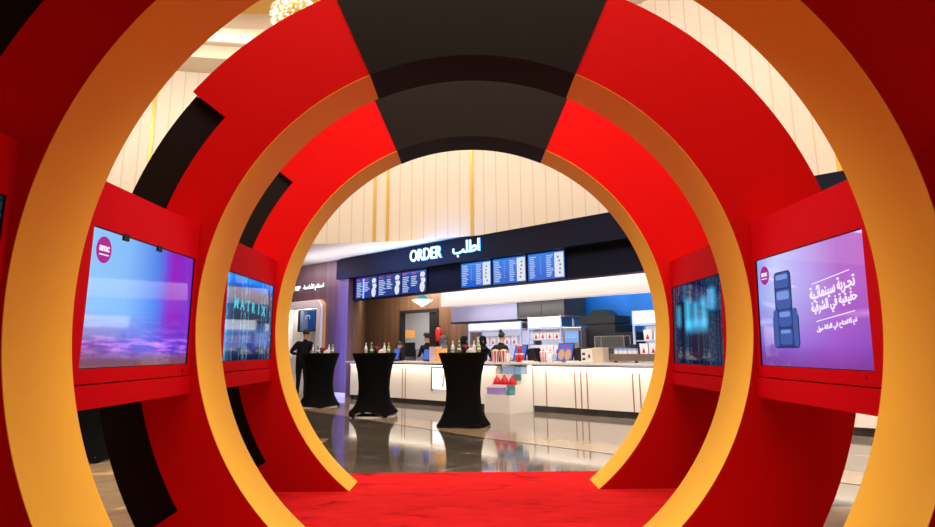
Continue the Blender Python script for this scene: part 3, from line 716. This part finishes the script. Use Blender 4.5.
t=K('tray','pale flat tray lying right of the food picture monitor','tray',-6.98,9.80,.905); MB().box(-.14,.14,-.06,.06,0,.02).build('base',M['paper'],t); MB().box(-.145,.145,-.065,-.055,0,.035).build('rim',M['paper'],t)
# beige machine, glass case, taupe rail display
t=K('drinks_machine','beige machine with white side on the worktop, left of the glass case','machine',-6.62,10.0,.905)
MB().box(-.05,.17,-.08,.12,0,.26).build('body',M['beige'],t,bevel=.008); MB().box(-.16,-.051,-.08,.12,0,.25).build('side_panel',M['white'],t,bevel=.006); MB().box(-.13,-.10,-.09,-.08,.08,.14).build('spout',M['blackitem'],t)
t=K('napkin_dispenser','white dotted dispenser at the left of the beige machine','dispenser',-6.86,9.98,.905)
MB().box(-.06,.06,-.05,.1,0,.24).build('body',M['white'],t,bevel=.008); MB().box(-.03,.03,-.056,-.05,.04,.08).build('slot',M['blackitem'],t); MB().box(-.03,.03,-.056,-.05,.13,.17).build('slot',M['blackitem'],t)
t=K('glass_case','thin framed glass display case standing on the worktop by the blue wall','display case',-6.46,10.16,.905)
b=MB(); w_,d_,h_,k=.31,.22,.47,.012
for x in (-w_,w_-k):
    for y in (0,d_-k): b.box(x,x+k,y,y+k,0,h_)
for z in (h_-k,):
    for y in (0,d_-k): b.box(-w_+k,w_-k,y,y+k,z,z+k)
b.build('frame',M['steel'],t)
M['tint']=mat('clear_case_glass',(.7,.8,.85),.03,trans=.95,noise=.02,nscale=5)
MB().box(-w_+k,w_-k,.004,.008,.02,h_-k).build('pane',M['tint'],t); MB().box(-w_+k,w_-k,k,d_-k,.26,.27).build('shelf',M['steel'],t)
t=K('snack_rail','long taupe snack rail along the worktop on the right','rail',-5.70,9.95,.905)
MB().box(-.62,.75,0,.25,.03,.14).build('body',M['brownrail'],t,bevel=.006)
for x in (-.55,-.15,.25,.65): MB().box(x,x+.04,.02,.06,0,.03).build('foot',M['blackitem'],t)
MB().box(-.62,.75,.0,.25,.14,.15).build('shelf',M['steel'],t)
for k,x in enumerate((-.52,-.43,-.34,-.25,-.16)):
    t=K('milk_carton','small white and blue carton, %s from the left on the snack rail'%('first','second','third','fourth','fifth')[k],'carton',-5.70+x,10.02,1.056,'small cartons on the snack rail')
    MB().box(-.035,.035,-.03,.03,0,.09).build('carton',M['paper'],t); MB().box(-.036,.036,-.031,.031,.055,.092).build('carton_top',M['bluebox'],t)
t=K('jar_box','dark brown box standing on the snack rail beside small cartons','box',-5.98+.05,10.08,1.056); MB().box(-.05,.07,-.05,.06,0,.16).build('carton',M['dark'],t,bevel=.004); MB().box(-.02,.04,-.053,-.05,.03,.07).build('box_label',M['paper'],t)

# ---------------------------------------------------------------- back of the kitchen
t=K('service_counter','steel fronted back counter along the rear wall under the displays','counter',-8.3,11.2)
MB().box(-3.0,7.5,0,.9,0,.88).build('body',M['steel'],t); MB().box(-3.02,7.5,-.02,.95,.88,.92).build('top',M['steel'],t)
t=K('exhaust_hood','large steel exhaust hood hanging above the staff','hood',-10.64,11.3,1.79)
MB().prism([(-1.07,0.03),(1.07,0.03),(1.07,.82),(-1.07,.82)],0,.8).build('canopy',M['hood'],t); MB().box(-1.09,1.09,-.02,.8,0,.035).build('lip',M['blackitem'],t)
t=K('wall_cabinet','dark brown wall cabinet hanging right of the exhaust hood','cabinet',-8.87,11.3,1.86)
MB().box(-.65,.0,0,.8,0,.7).build('door',M['dark'],t,bevel=.006); MB().box(.006,.62,0,.8,0,.7).build('door',M['dark'],t,bevel=.006); MB().box(-.66,.63,.01,.8,-.03,0).build('underside',M['brownrail'],t)
M['darkrecess']=mat('black_back_panel',(.01,.009,.009),.6,noise=.2,nscale=5)
t=K('black_equipment','tall black equipment block against the blue wall, right of the drinks fridge','equipment',-7.4,11.5,.92)
MB().box(-.40,.25,0,.7,0,.72).build('body',M['darkrecess'],t); MB().box(.251,.70,0,.7,0,.55).build('side_block',M['darkrecess'],t); MB().box(-.35,.65,-.02,0,.30,.33).build('trim',M['blackitem'],t)
t=K('vent_hood','black vent hood mounted high on the blue wall','hood',-7.75,11.6,1.66); MB().box(-.35,.55,0,.6,0,.16).build('body',M['darkrecess'],t); MB().prism([(-.2,.16),(.35,.16),(.2,.3),(-.05,.3)],.1,.5).build('duct',M['darkrecess'],t)
M['poptri']=mat('red_popcorn_print',(.65,.03,.03),.5,noise=.1,nscale=8)
def popbox(u_,v_,z_,label,group):
    t=K('popcorn_box',label,'popcorn box',u_,v_,z_,group)
    MB().prism([(-.078,0),(.078,0),(.09,.20),(-.09,.20)],0,.09).build('carton',M['paper'],t)
    MB().prism([(-.04,.02),(.04,.02),(0,.12)],-.004,-.001).build('print',M['poptri'],t)
ORD=('first','second','third','fourth','fifth','sixth')
def showcase(u0,w_,z0,h_,label,head,rows,boxes):
    t=K('popcorn_warmer',label,'display cabinet',u0,11.3,z0)
    k=.035; D=.5
    b=MB()
    for x in (0,w_-k):
        for y in (0,D-k): b.box(x,x+k,y,y+k,0,h_)
    b.box(k,w_-k,0,D,h_-head-.05,h_-head); b.box(k,w_-k,.02,D,h_-.03,h_); b.box(k,w_-k,.02,D,0,.03)
    b.build('frame',M['ltblue'],t)
    MB().box(k,w_-k,0.0,.06,h_-head,h_-.03).build('lit_header',M['light_panel'],t)
    MB().box(k,w_-k,D-.03,D,.03,h_-head-.05).build('back_panel',M['shelfglow'],t)
    for z in rows: MB().box(k,w_-k,.05,D-.03,z,z+.02).build('shelf',M['ltblue'],t)
    return t
showcase(-11.14,1.68,.92,.86,'wide popcorn warmer cabinet with lit header under the exhaust hood',.16,[.32],0)
for k in range(6): popbox(-10.9+.22*k,11.45,.92+.34,'white popcorn box, %s from the left in the wide cabinet under the hood'%ORD[k],'popcorn boxes in the wide cabinet')
showcase(-9.27,.92,.92,.95,'popcorn cabinet with two rows of boxes below the dark wall cabinet',.24,[.10,.42],0)
for k in range(4):
    popbox(-9.10+.19*k,11.38,.92+.44,'white popcorn box, %s from the left in the upper row of two row cabinet'%ORD[k],'upper row of popcorn boxes')
    popbox(-9.10+.19*k,11.38,.92+.12,'white popcorn box, %s from the left in the lower row of two row cabinet'%ORD[k],'lower row of popcorn boxes')
t=K('drinks_fridge','narrow drinks fridge with blue lit shelves beside the two row popcorn cabinet','fridge',-8.32,11.3,.92)
MB().box(0,.48,0,.5,0,.68).build('body',M['steel'],t,bevel=.01)
M['fridgeglow']=emi('fridge_blue_glow',srgb(120,175,245),1.0)
MB().box(.07,.41,-.004,0,.36,.60).build('lit_door',M['fridgeglow'],t); MB().box(.07,.41,-.006,0,.46,.475).build('shelf',M['ltblue'],t); b=MB()
for k in range(6): b.box(.09+.052*k,.125+.052*k,-.010,-.004,.48,.55)
b.build('bottles_behind_glass',M['bluebox'],t); MB().box(.44,.455,-.03,-.01,.1,.6).build('handle',M['blackitem'],t)
showcase(-6.63,1.3,.92,.95,'tall white popcorn cabinet before the blue wall by the far ring edge',.24,[.10,.36],0)
for k in range(3): popbox(-6.35+.22*k,11.36,1.30,'white popcorn box, %s from the left on tall white cabinet upper shelf'%ORD[k],'popcorn boxes, upper shelf of tall white cabinet')
for k in range(4): popbox(-6.45+.20*k,11.36,1.04,'white popcorn box, %s from the left on tall white cabinet lower shelf'%ORD[k],'popcorn boxes, lower shelf of tall white cabinet')
# things by the doorway
t=K('fire_extinguisher','red fire extinguisher hanging on the wood wall beside the doorway','fire extinguisher',-13.14,12.18,1.38)
MB().lathe([(.08,0),(.085,.03),(.085,.30),(.05,.37),(.025,.39)],n=16).build('cylinder',M['redplastic'],t); MB().box(-.02,.05,-.02,.02,.39,.42).build('handle',M['blackitem'],t); MB().tube((.04,0,.40),(.09,-.02,.15),.012).build('hose',M['blackitem'],t)
t=K('pendant_lamp','white inverted cone lamp with teal top hanging under the menu boards','lamp',-12.38,10.9,2.23)
MB().lathe([(.005,0),(.27,.17),(.25,.185),(.02,.19)],n=24,smooth=False).build('shade',M['light_panel'],t); M['tealglow']=emi('teal_glow',(.02,.35,.4),1.0); MB().ball((0,0,.20),.13,n=16,m=6,sc=(1,1,.9),zmin=0).build('glow_cap',M['tealglow'],t); MB().tube((0,0,.2),(0,0,.77),.008).build('cord',M['blackitem'],t)
t=K('shelf_unit','gray shelf unit with orange sign in the room behind the doorway','shelf',-16.5,13.6)
MB().box(-.25,.45,.3,.7,0,1.15).build('body',M['steel'],t); b=MB(); b.box(-.2,.4,.28,.3,.95,1.4); b.build('oven',M['blackitem'],t); MB().box(-.25,.45,.3,.7,1.15,1.18).build('top',M['steel'],t); MB().box(-.2,.35,.3,.33,1.55,1.8).build('orange_sign',M['orange'],t)

# ---------------------------------------------------------------- cocktail tables with bottles
def cover_mesh(arch):
    n=64; mb=MB(); prof=[(.40,1.10),(.402,1.085),(.385,1.04),(.345,.93),(.305,.78),(.285,.62),(.278,.48),(.29,.34),(.325,.22),(.39,.10),(.465,0)]
    vs=[];fs=[]
    for j,(rr_,z) in enumerate(prof):
        for i in range(n):
            a=2*PI*i/n; w=abs(sin(2*a))**.8
            low=max(0,1-z/.35); zz=z+arch*w*low**2; rad_=rr_*(1-.07*w*low) * (1+.012*sin(a*9+z*5)*(low))
            vs.append((rad_*cos(a),rad_*sin(a),zz))
    for j in range(len(prof)-1):
        for i in range(n):
            k=(i+1)%n; fs.append((j*n+i,(j+1)*n+i,(j+1)*n+k,j*n+k))
    fs.append(tuple(range(n)))
    return mb.add(vs,fs,True)
def cocktail(x,y,rz,label,arch=.07):
    t=thing('cocktail_table',label,'table',(x,y,0),rz,'cocktail tables in black stretch covers')
    cover_mesh(arch).build('stretch_cover',M['cloth'],t,recalc=True)
    MB().lathe([(.385,1.101),(.385,1.106),(.37,1.108)],n=40,smooth=False).build('tabletop',M['cloth'],t)
    for k in range(4):
        a=PI/2*k; MB().lathe([(.03,0),(.03,.03),(.02,.06)],c=(.40*cos(a),.40*sin(a),0),n=10).build('foot',M['blackitem'],t)
    MB().lathe([(.40,.0),(.40,.02),(.05,.035)],n=32,smooth=False).build('base_plate',M['white'],t)
    MB().lathe([(.04,.03),(.04,1.09)],n=12).build('pole',M['steel'],t)
    return t
BOT=[(.032,0),(.034,.01),(.034,.11),(.028,.14),(.013,.175),(.012,.215),(.014,.22),(.014,.235)]
def bottle(name,x,y,m,label,group):
    t=thing(name,label,'bottle',(x,y,1.108),0,group)
    t.scale=(.85,.85,.74); MB().lathe(BOT,n=16).build('glass',m,t); MB().lathe([(.0145,.218),(.0145,.24),(.012,.242)],n=12).build('cap',M['paper'],t); MB().lathe([(.0348,.04),(.0348,.09)],n=16).build('bottle_label',M['paper'] if m is not M['clear'] else M['ltblue'],t)
def dress(x,y,lab,off):
    cam2=Vector((x,y)).normalized(); rt=Vector((cam2.y,-cam2.x))
    def q(a,b): 
        p=Vector((x,y))+rt*a+cam2*b; return p.x,p.y
    bottle('water_bottle',*q(-.16,-.12),M['clear'],'clear bottle at the left on the '+lab,'bottles on the cocktail tables')
    bottle('green_bottle',*q(-.06,-.20),M['green'],'dark green bottle at the front on the '+lab,'bottles on the cocktail tables')
    bottle('water_bottle',*q(.17,-.10),M['clear'],'clear bottle right of the napkins on the '+lab,'bottles on the cocktail tables')
    bottle('green_bottle',*q(.25,-.02),M['lime'],'yellow green bottle at the right edge on the '+lab,'bottles on the cocktail tables')
    t=thing('flower_bowl','low bowl of dark red flowers on the '+lab,'bowl',(*q(.04,.02),1.108)); MB().lathe([(.04,0),(.06,.04),(.055,.045)],n=16).build('bowl',M['blackitem'],t)
    b=MB()
    for k in range(9):
        a=2*PI*k/8; rr_=.035 if k<8 else 0; b.ball((rr_*cos(a),rr_*sin(a),.07+.012*(k%3)),.028,n=8,m=6)
    b.build('blossoms',M['flower'],t)
    t=thing('napkin_stack','fanned white napkin stack on the '+lab,'napkins',(*q(.12,-.18),1.108),.4); b=MB()
    for k in range(4): b.box(-.065+.004*k,.065+.004*k,-.05,.05,.008*k,.008*k+.007)
    b.build('lower_sheets',M['paper'],t); MB().prism([(-.06,.032),(.06,.032),(.02,.075)],-.04,.04).build('folded_top',M['paper'],t)
T=cocktail(-.115,10.30,.55,'nearest black covered cocktail table, in front of the display podium',.02); T.scale=(.96,.96,1); dress(-.115,10.30,'nearest cocktail table',0)
cocktail(-1.74,11.95,.62,'middle black covered cocktail table with arched white gaps at its foot',.10); dress(-1.74,11.95,'middle cocktail table',0)
cocktail(-3.20,14.05,.3,'farthest black covered cocktail table, beside the man in black suit',.05); dress(-3.20,14.05,'farthest cocktail table',0)
cocktail(-4.35,7.45,.9,'black covered cocktail table outside the tunnel, seen below the left near screen',.04)
cocktail(-5.35,8.85,.5,'black covered cocktail table farther back outside the tunnel on the left',.04)

# ---------------------------------------------------------------- people
def person(loc,rz,h,label,top,legs,skin,pose,hair=None,scarf=None,cap=None,bun=False,bulk=1.0):
    t=thing('person',label,'person',loc,rz)
    s=h/1.75
    J={'pel':((0,0,.95),(.135,.10)),'spine':((0,.0,1.12),(.125,.09)),'chest':((0,0,1.32),(.16,.105)),'neckb':((0,-.005,1.455),(.075,.065)),'neck':((0,.01,1.52),(.052,.052)),
       'head':((0,.025,1.60),(.075,.085)),'head2':((0,.02,1.68),(.078,.092)),'crown':((0,.01,1.735),(.045,.055))}
    J['head']=((0,.03,1.60),(.07,.08))
    E=[('pel','spine'),('spine','chest'),('chest','neckb'),('neckb','neck'),('neck','head'),('head','head2'),('head2','crown')]
    for sd,k in ((-1,'L'),(1,'R')):
        J['hip'+k]=((sd*.09,0,.88),(.095,.095)); J['knee'+k]=((sd*.10,.02,.50),(.06,.065)); J['ank'+k]=((sd*.10,-.02,.10),(.042,.045)); J['toe'+k]=((sd*.12,.12,.045),(.04,.035))
        J['sh'+k]=((sd*.175,-.005,1.40),(.066,.066)); J['el'+k],J['wr'+k]=[(tuple((sd*q[0],q[1],q[2])),rr_) for q,rr_ in zip(pose[k],((.047,.047),(.032,.032)))]
        E+=[('pel','hip'+k),('hip'+k,'knee'+k),('knee'+k,'ank'+k),('ank'+k,'toe'+k),('chest','sh'+k),('sh'+k,'el'+k),('el'+k,'wr'+k)]
        w=Vector(J['wr'+k][0]); e=Vector(J['el'+k][0]); dd=(w-e).normalized()
        side=dd.cross(Vector((0,0,1))); side=side.normalized() if side.length>.1 else Vector((1,0,0)); nrm=side.cross(dd).normalized()
        palm=w+dd*.06; J['palm'+k]=(tuple(palm),(.036,.02)); E.append(('wr'+k,'palm'+k))
        for f,(off,ln) in enumerate(((-.027,.060),(-.009,.074),(.009,.070),(.027,.055))):
            a_=palm+side*off+dd*.025; m1=a_+dd*ln*.5-nrm*.006; m2=m1+dd*ln*.4-nrm*.02
            for q,(nm,pt) in enumerate((('a',a_),('b',m1),('c',m2))):
                J['f%s%d%s'%(k,f,nm)]=(tuple(pt),(.0095,.0095) if q<2 else (.0075,.0075))
            E+=[('palm'+k,'f%s%da'%(k,f)),('f%s%da'%(k,f),'f%s%db'%(k,f)),('f%s%db'%(k,f),'f%s%dc'%(k,f))]
        a_=w+dd*.03-side*.03*sd; b_=a_+dd*.03-side*.022*sd
        J['th%sa'%k]=(tuple(a_),(.011,.011)); J['th%sb'%k]=(tuple(b_),(.009,.009)); E+=[('wr'+k,'th%sa'%k),('th%sa'%k,'th%sb'%k)]
    if 'lean' in pose:
        lx,ly=pose['lean']
        for k_,(p,rr_) in list(J.items()):
            if p[2]>.95 or k_[:2] in('el','wr','pa','fL','fR','th'):
                q=max(0,p[2]-.95); J[k_]=((p[0]+lx*q,p[1]+ly*q,p[2]-.25*q*(lx*lx+ly*ly)),rr_)
    if 'turn' in pose:
        pass
    names=list(J); idx={n_:i for i,n_ in enumerate(names)}
    me=bpy.data.meshes.new('sk'); me.from_pydata([tuple(c*s for c in J[n_][0]) for n_ in names],[(idx[a],idx[b_]) for a,b_ in E],[])
    o=bpy.data.objects.new('sk',me); link(o)
    md=o.modifiers.new('skin','SKIN'); md.use_smooth_shade=True; md.branch_smoothing=.3
    for i,n_ in enumerate(names):
        sv=me.skin_vertices[0].data[i]; rx,ry=J[n_][1]; bl=bulk if n_ in('pel','spine','chest','hipL','hipR','shL','shR') else 1
        sv.radius=(rx*s*bl,ry*s*bl); sv.use_root=(n_=='pel')
    sb=o.modifiers.new('sub','SUBSURF'); sb.levels=1; sb.render_levels=1
    bpy.context.view_layer.update()
    nm=bpy.data.meshes.new_from_object(o.evaluated_get(bpy.context.evaluated_depsgraph_get()))
    bpy.data.objects.remove(o)
    nm.materials.clear()
    for m_ in (top,legs,skin,M['blackitem']): nm.materials.append(m_)
    pos={n_:Vector(J[n_][0])*s for n_ in names}
    for p in nm.polygons:
        p.use_smooth=True; c=p.center
        n_=min(names,key=lambda q:(pos[q]-c).length)
        if n_[:2] in('wr','pa','fL','fR','th') or n_ in('neck','head','head2','crown'): mi=2
        elif n_[:3] in('hip','kne','pel') : mi=1
        elif n_[:3] in('ank','toe'): mi=3 if c.z<.13*s else 1
        else: mi=0
        p.material_index=mi
    body=bpy.data.objects.new('body',nm); link(body,t)
    hd=pos['head2']; HR=.102*s
    # face
    for sd in (-1,1): MB().ball((hd.x+sd*.033*s,hd.y+.088*s,hd.z-.02*s),.0115*s,n=8,m=6).build('eye',M['hair'],t)
    b=MB(); b.add([(hd.x-.014*s,hd.y+.085*s,hd.z-.062*s),(hd.x+.014*s,hd.y+.085*s,hd.z-.062*s),(hd.x,hd.y+.118*s,hd.z-.058*s),(hd.x,hd.y+.09*s,hd.z-.01*s)],[(0,1,2),(0,2,3),(1,3,2),(0,3,1)]); b.build('nose',skin,t)
    b=MB(); b.box(hd.x-.024*s,hd.x+.024*s,hd.y+.075*s,hd.y+.09*s,hd.z-.098*s,hd.z-.086*s); b.build('mouth',M['lip'],t,bevel=.004)
    for sd in (-1,1):
        if not scarf: MB().ball((hd.x+sd*.083*s,hd.y-.005*s,hd.z-.03*s),.026*s,n=8,m=6,sc=(.45,.8,1.2)).build('ear',skin,t)
    if scarf:
        b=MB(); vs=[];fs=[];n=20
        prof=[(.001,.115),(.06,.105),(.098,.06),(.108,0),(.103,-.07),(.085,-.12),(.10,-.17),(.15,-.22),(.19,-.27)]
        for rr_,z in prof:
            for i in range(n):
                a=2*PI*i/n; fr=sin(a)
                k=1.0 if not(fr>.6 and -.11<z<.07) else .80
                vs.append((hd.x+rr_*s*cos(a)*.95,hd.y-.005*s+rr_*s*sin(a)*1.08*k*(.75 if z<-.15 else 1),hd.z+z*s))
        for j in range(len(prof)-1):
            for i in range(n):
                k=(i+1)%n; fs.append((j*n+i,j*n+k,(j+1)*n+k,(j+1)*n+i))
        MB().add(vs,fs,True).build('headscarf',scarf,t)
    if hair:
        b=MB(); b.ball((hd.x,hd.y-.022*s,hd.z+.008*s),HR,n=18,m=12,sc=(.80,.92,.88),zmin=-.6)
        if bun: b.ball((hd.x,hd.y-.06*s,hd.z+.105*s),.05*s,n=12,m=8)
        b.build('hair',hair,t)
    if cap:
        b=MB(); b.ball((hd.x,hd.y-.005*s,hd.z+.02*s),HR*1.06,n=18,m=8,sc=(.95,1.05,.95),zmin=0); 
        b.prismz([(hd.x+.075*s*cos(a),hd.y+.07*s+.10*s*sin(a)) for a in [PI*i/10 for i in range(11)]],hd.z+.018*s,hd.z+.032*s)
        b.build('cap',cap,t)
    return t
M['lip']=mat('lip_tone',(.30,.10,.08),.5,noise=.05,nscale=20)
M['skin2']=mat('warm_skin_tone',(.52,.30,.20),.55,noise=.06,nscale=20)
relaxed={'L':((.25,-.03,1.13),(.27,.05,.88)),'R':((.25,-.03,1.13),(.27,.05,.88))}
work={'L':((.25,.02,1.14),(.12,.27,1.12)),'R':((.25,.02,1.14),(.12,.27,1.12))}
elbow={'L':((.33,-.06,1.17),(.16,.20,1.10)),'R':((.27,.0,1.15),(.10,.26,1.12)),'lean':(.06,.10)}
person((-4.10,16.1,0),-.12,1.68,'man in black suit seen from behind, standing by the farthest cocktail table',M['suit'],M['suit'],M['skin'],elbow,hair=M['hair'],bulk=1.35)
person(P(-12.30,11.0),RZ+1.45,1.56,'staff member in dark uniform and black cap before the doorway',M['uniform'],M['suit'],M['skin2'],work,hair=M['hair'],cap=M['blackitem'])
person(P(-13.25,10.75),RZ-1.2,1.36,'person with dark hair bent low behind the left blue monitor',M['suit'],M['suit'],M['skin2'],dict(work,lean=(0,.2)),hair=M['hair'])
person(P(-11.45,10.75),RZ-1.6,1.47,'person in gray headscarf behind the near cocktail table, leftmost of three',M['grayscarf'],M['suit'],M['skin2'],work,scarf=M['grayscarf'])
person(P(-10.86,10.75),RZ-1.3,1.44,'person in black headscarf and dark red top behind the counter',M['redcloth'],M['suit'],M['skin2'],dict(work,lean=(0,.15)),scarf=M['suit'])
person(P(-10.24,10.85),RZ-2.2,1.43,'person in black headscarf beside the one with hair bun',M['uniform'],M['suit'],M['skin2'],work,scarf=M['suit'])
person(P(-9.70,10.80),RZ,1.52,'person with dark hair bun in dark shirt seen from behind',M['uniform'],M['suit'],M['skin2'],elbow,hair=M['hair'],bun=True,bulk=1.1)

# ---------------------------------------------------------------- chandelier
t=thing('chandelier','glittering crystal globe chandelier hanging high at the upper left','chandelier',(-2.72,9.2,6.3))
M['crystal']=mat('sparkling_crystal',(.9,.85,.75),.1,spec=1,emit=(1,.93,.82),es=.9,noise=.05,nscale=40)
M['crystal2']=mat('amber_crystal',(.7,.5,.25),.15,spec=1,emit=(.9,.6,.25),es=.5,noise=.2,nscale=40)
random.seed(5)
for nm,m_,cnt in (('bright_crystals',M['crystal'],520),('amber_crystals',M['crystal2'],200)):
    b=MB()
    for k in range(cnt):
        z=random.uniform(-1,1); a=random.uniform(0,2*PI); q=math.sqrt(1-z*z); rr_=.36*random.uniform(.86,1)
        c=(rr_*q*cos(a),rr_*q*sin(a),rr_*z); h_=.026
        b.add([(c[0]+h_,c[1],c[2]),(c[0],c[1]+h_,c[2]),(c[0]-h_,c[1],c[2]),(c[0],c[1]-h_,c[2]),(c[0],c[1],c[2]+h_),(c[0],c[1],c[2]-h_)],
              [(0,1,4),(1,2,4),(2,3,4),(3,0,4),(1,0,5),(2,1,5),(3,2,5),(0,3,5)])
    b.build(nm,m_,t)
MB().ball((0,0,0),.29,n=20,m=12).build('core',M['goldtrim'],t); MB().tube((0,0,.3),(0,0,2.9),.012).build('rod',M['goldtrim'],t)

# ---------------------------------------------------------------- light
def area(name,loc,target,sx,sy,energy,col):
    l=bpy.data.lights.new(name,'AREA'); l.shape='RECTANGLE'; l.size=sx; l.size_y=sy; l.energy=energy; l.color=col
    o=bpy.data.objects.new(name,l); link(o); o.location=loc
    o.rotation_euler=(Vector(target)-Vector(loc)).to_track_quat('-Z','Y').to_euler(); return o
area('atrium_light',(0,3.3,6.5),(0,3.3,0),7,2.4,930,(1,.87,.72))
area('atrium_light',(-3,7.5,9),(-3,7.5,0),5,3,150,(1,.87,.72))
for a in (30,55,80,105,130,155):
    p=arc(a,7.4,6.9); q=arc(a,RR,5.2); area('rotunda_fill',p,q,2.5,.6,66,(1,.95,.87))  # added fills floating inside the rotunda, brightening the cream wall
for a in (85,100,115,130):
    area('cove_light',arc(a,9.3,7.72),arc(a,8.6,8.4),2.2,.2,14,(1,.86,.62)); 
area('front_fill',(0,-2.6,2.4),(0,3,1.3),3.5,2.5,14,(1,.85,.7))
area('lining_fill',(0,8.3,3.3),(0,3.2,.9),4,.8,75,(1,.92,.82))  # added fill from the counter end, brightening the gold ring linings
# counter and kitchen
def uarea(name,u_,v_,z_,tu,tv,tz,sx,sy,e,c): return area(name,P(u_,v_,z_),P(tu,tv,tz),sx,sy,e,c)
uarea('counter_downlight',-11,8.6,3.45,-11,9.2,0,5,.5,24,(1,.9,.82))
uarea('counter_downlight',-6,8.6,3.45,-6,9.2,0,6,.5,28,(1,.9,.82))
uarea('counter_downlight',-2,8.4,3.45,-2,9.2,0,4,.5,18,(1,.9,.82))
uarea('kitchen_light',-9,10.2,2.95,-9,10.9,0,8,.3,80,(1,.92,.86))
uarea('bulkhead_light',-7,10.0,2.5,-7,10.7,2.6,8,.1,5,(1,.86,.8))
uarea('popbox_fill',-8.2,10.75,2.1,-8.2,11.5,1.35,6,.2,38,(.95,.95,1))  # added frontal fill for the popcorn boxes, no fixture here
uarea('blue_wash',-6.9,11.9,2.55,-6.9,12.3,1.4,4,.2,34,(.3,.7,1))
uarea('violet_wash',-13.93,9.25,1.6,-13.93,9.6,1.6,.06,3.0,30,(.16,.20,1))
uarea('letter_glow',-11.0,9.0,3.2,-11.0,9.5,3.2,3.4,.3,26,(.05,.35,1))
for a_,b_,v_ in ((-13.3,-8.6,9.40),(-7.9,-4.2,9.75),(-4.2,-.6,9.75)): uarea('lip_light',(a_+b_)/2,v_-.12,.84,(a_+b_)/2,v_+.05,.45,b_-a_,.05,2.2*(b_-a_),(1,.86,.68))
uarea('wall_downlight',-15.2,8.9,3.4,-15.2,9.6,1.2,2.5,.2,26,(1,.78,.9))
uarea('niche_light',-15.97,9.75,2.40,-15.97,9.9,0,1.6,.1,30,(1,.93,.85))
uarea('wood_light',-13.0,11.7,2.9,-13.0,12.3,1.0,3,.2,80,(1,.85,.7))
uarea('wood_light',-15.2,10.9,2.9,-15.6,11.6,1.0,2,.2,45,(1,.85,.7))  # extra lamp added to lighten the wood return wall
uarea('store_light',-15.6,13.4,2.7,-15.6,13.6,0,2.5,.8,45,(.95,.97,1))
uarea('ceiling_fill',-12.6,8.9,2.9,-12.6,9.0,3.52,5,.8,26,(1,.94,.97))  # added upward fill, unseen from below, whitening the low ceiling

w=bpy.data.worlds.new('world'); sc.world=w; w.use_nodes=True
w.node_tree.nodes['Background'].inputs['Color'].default_value=(1,.82,.66,1); w.node_tree.nodes['Background'].inputs['Strength'].default_value=.06
sc.view_settings.view_transform='Standard'; sc.view_settings.look='None'; sc.view_settings.exposure=0
sc.cycles.use_denoising=True
sc.cycles.max_bounces=8; sc.cycles.sample_clamp_indirect=6
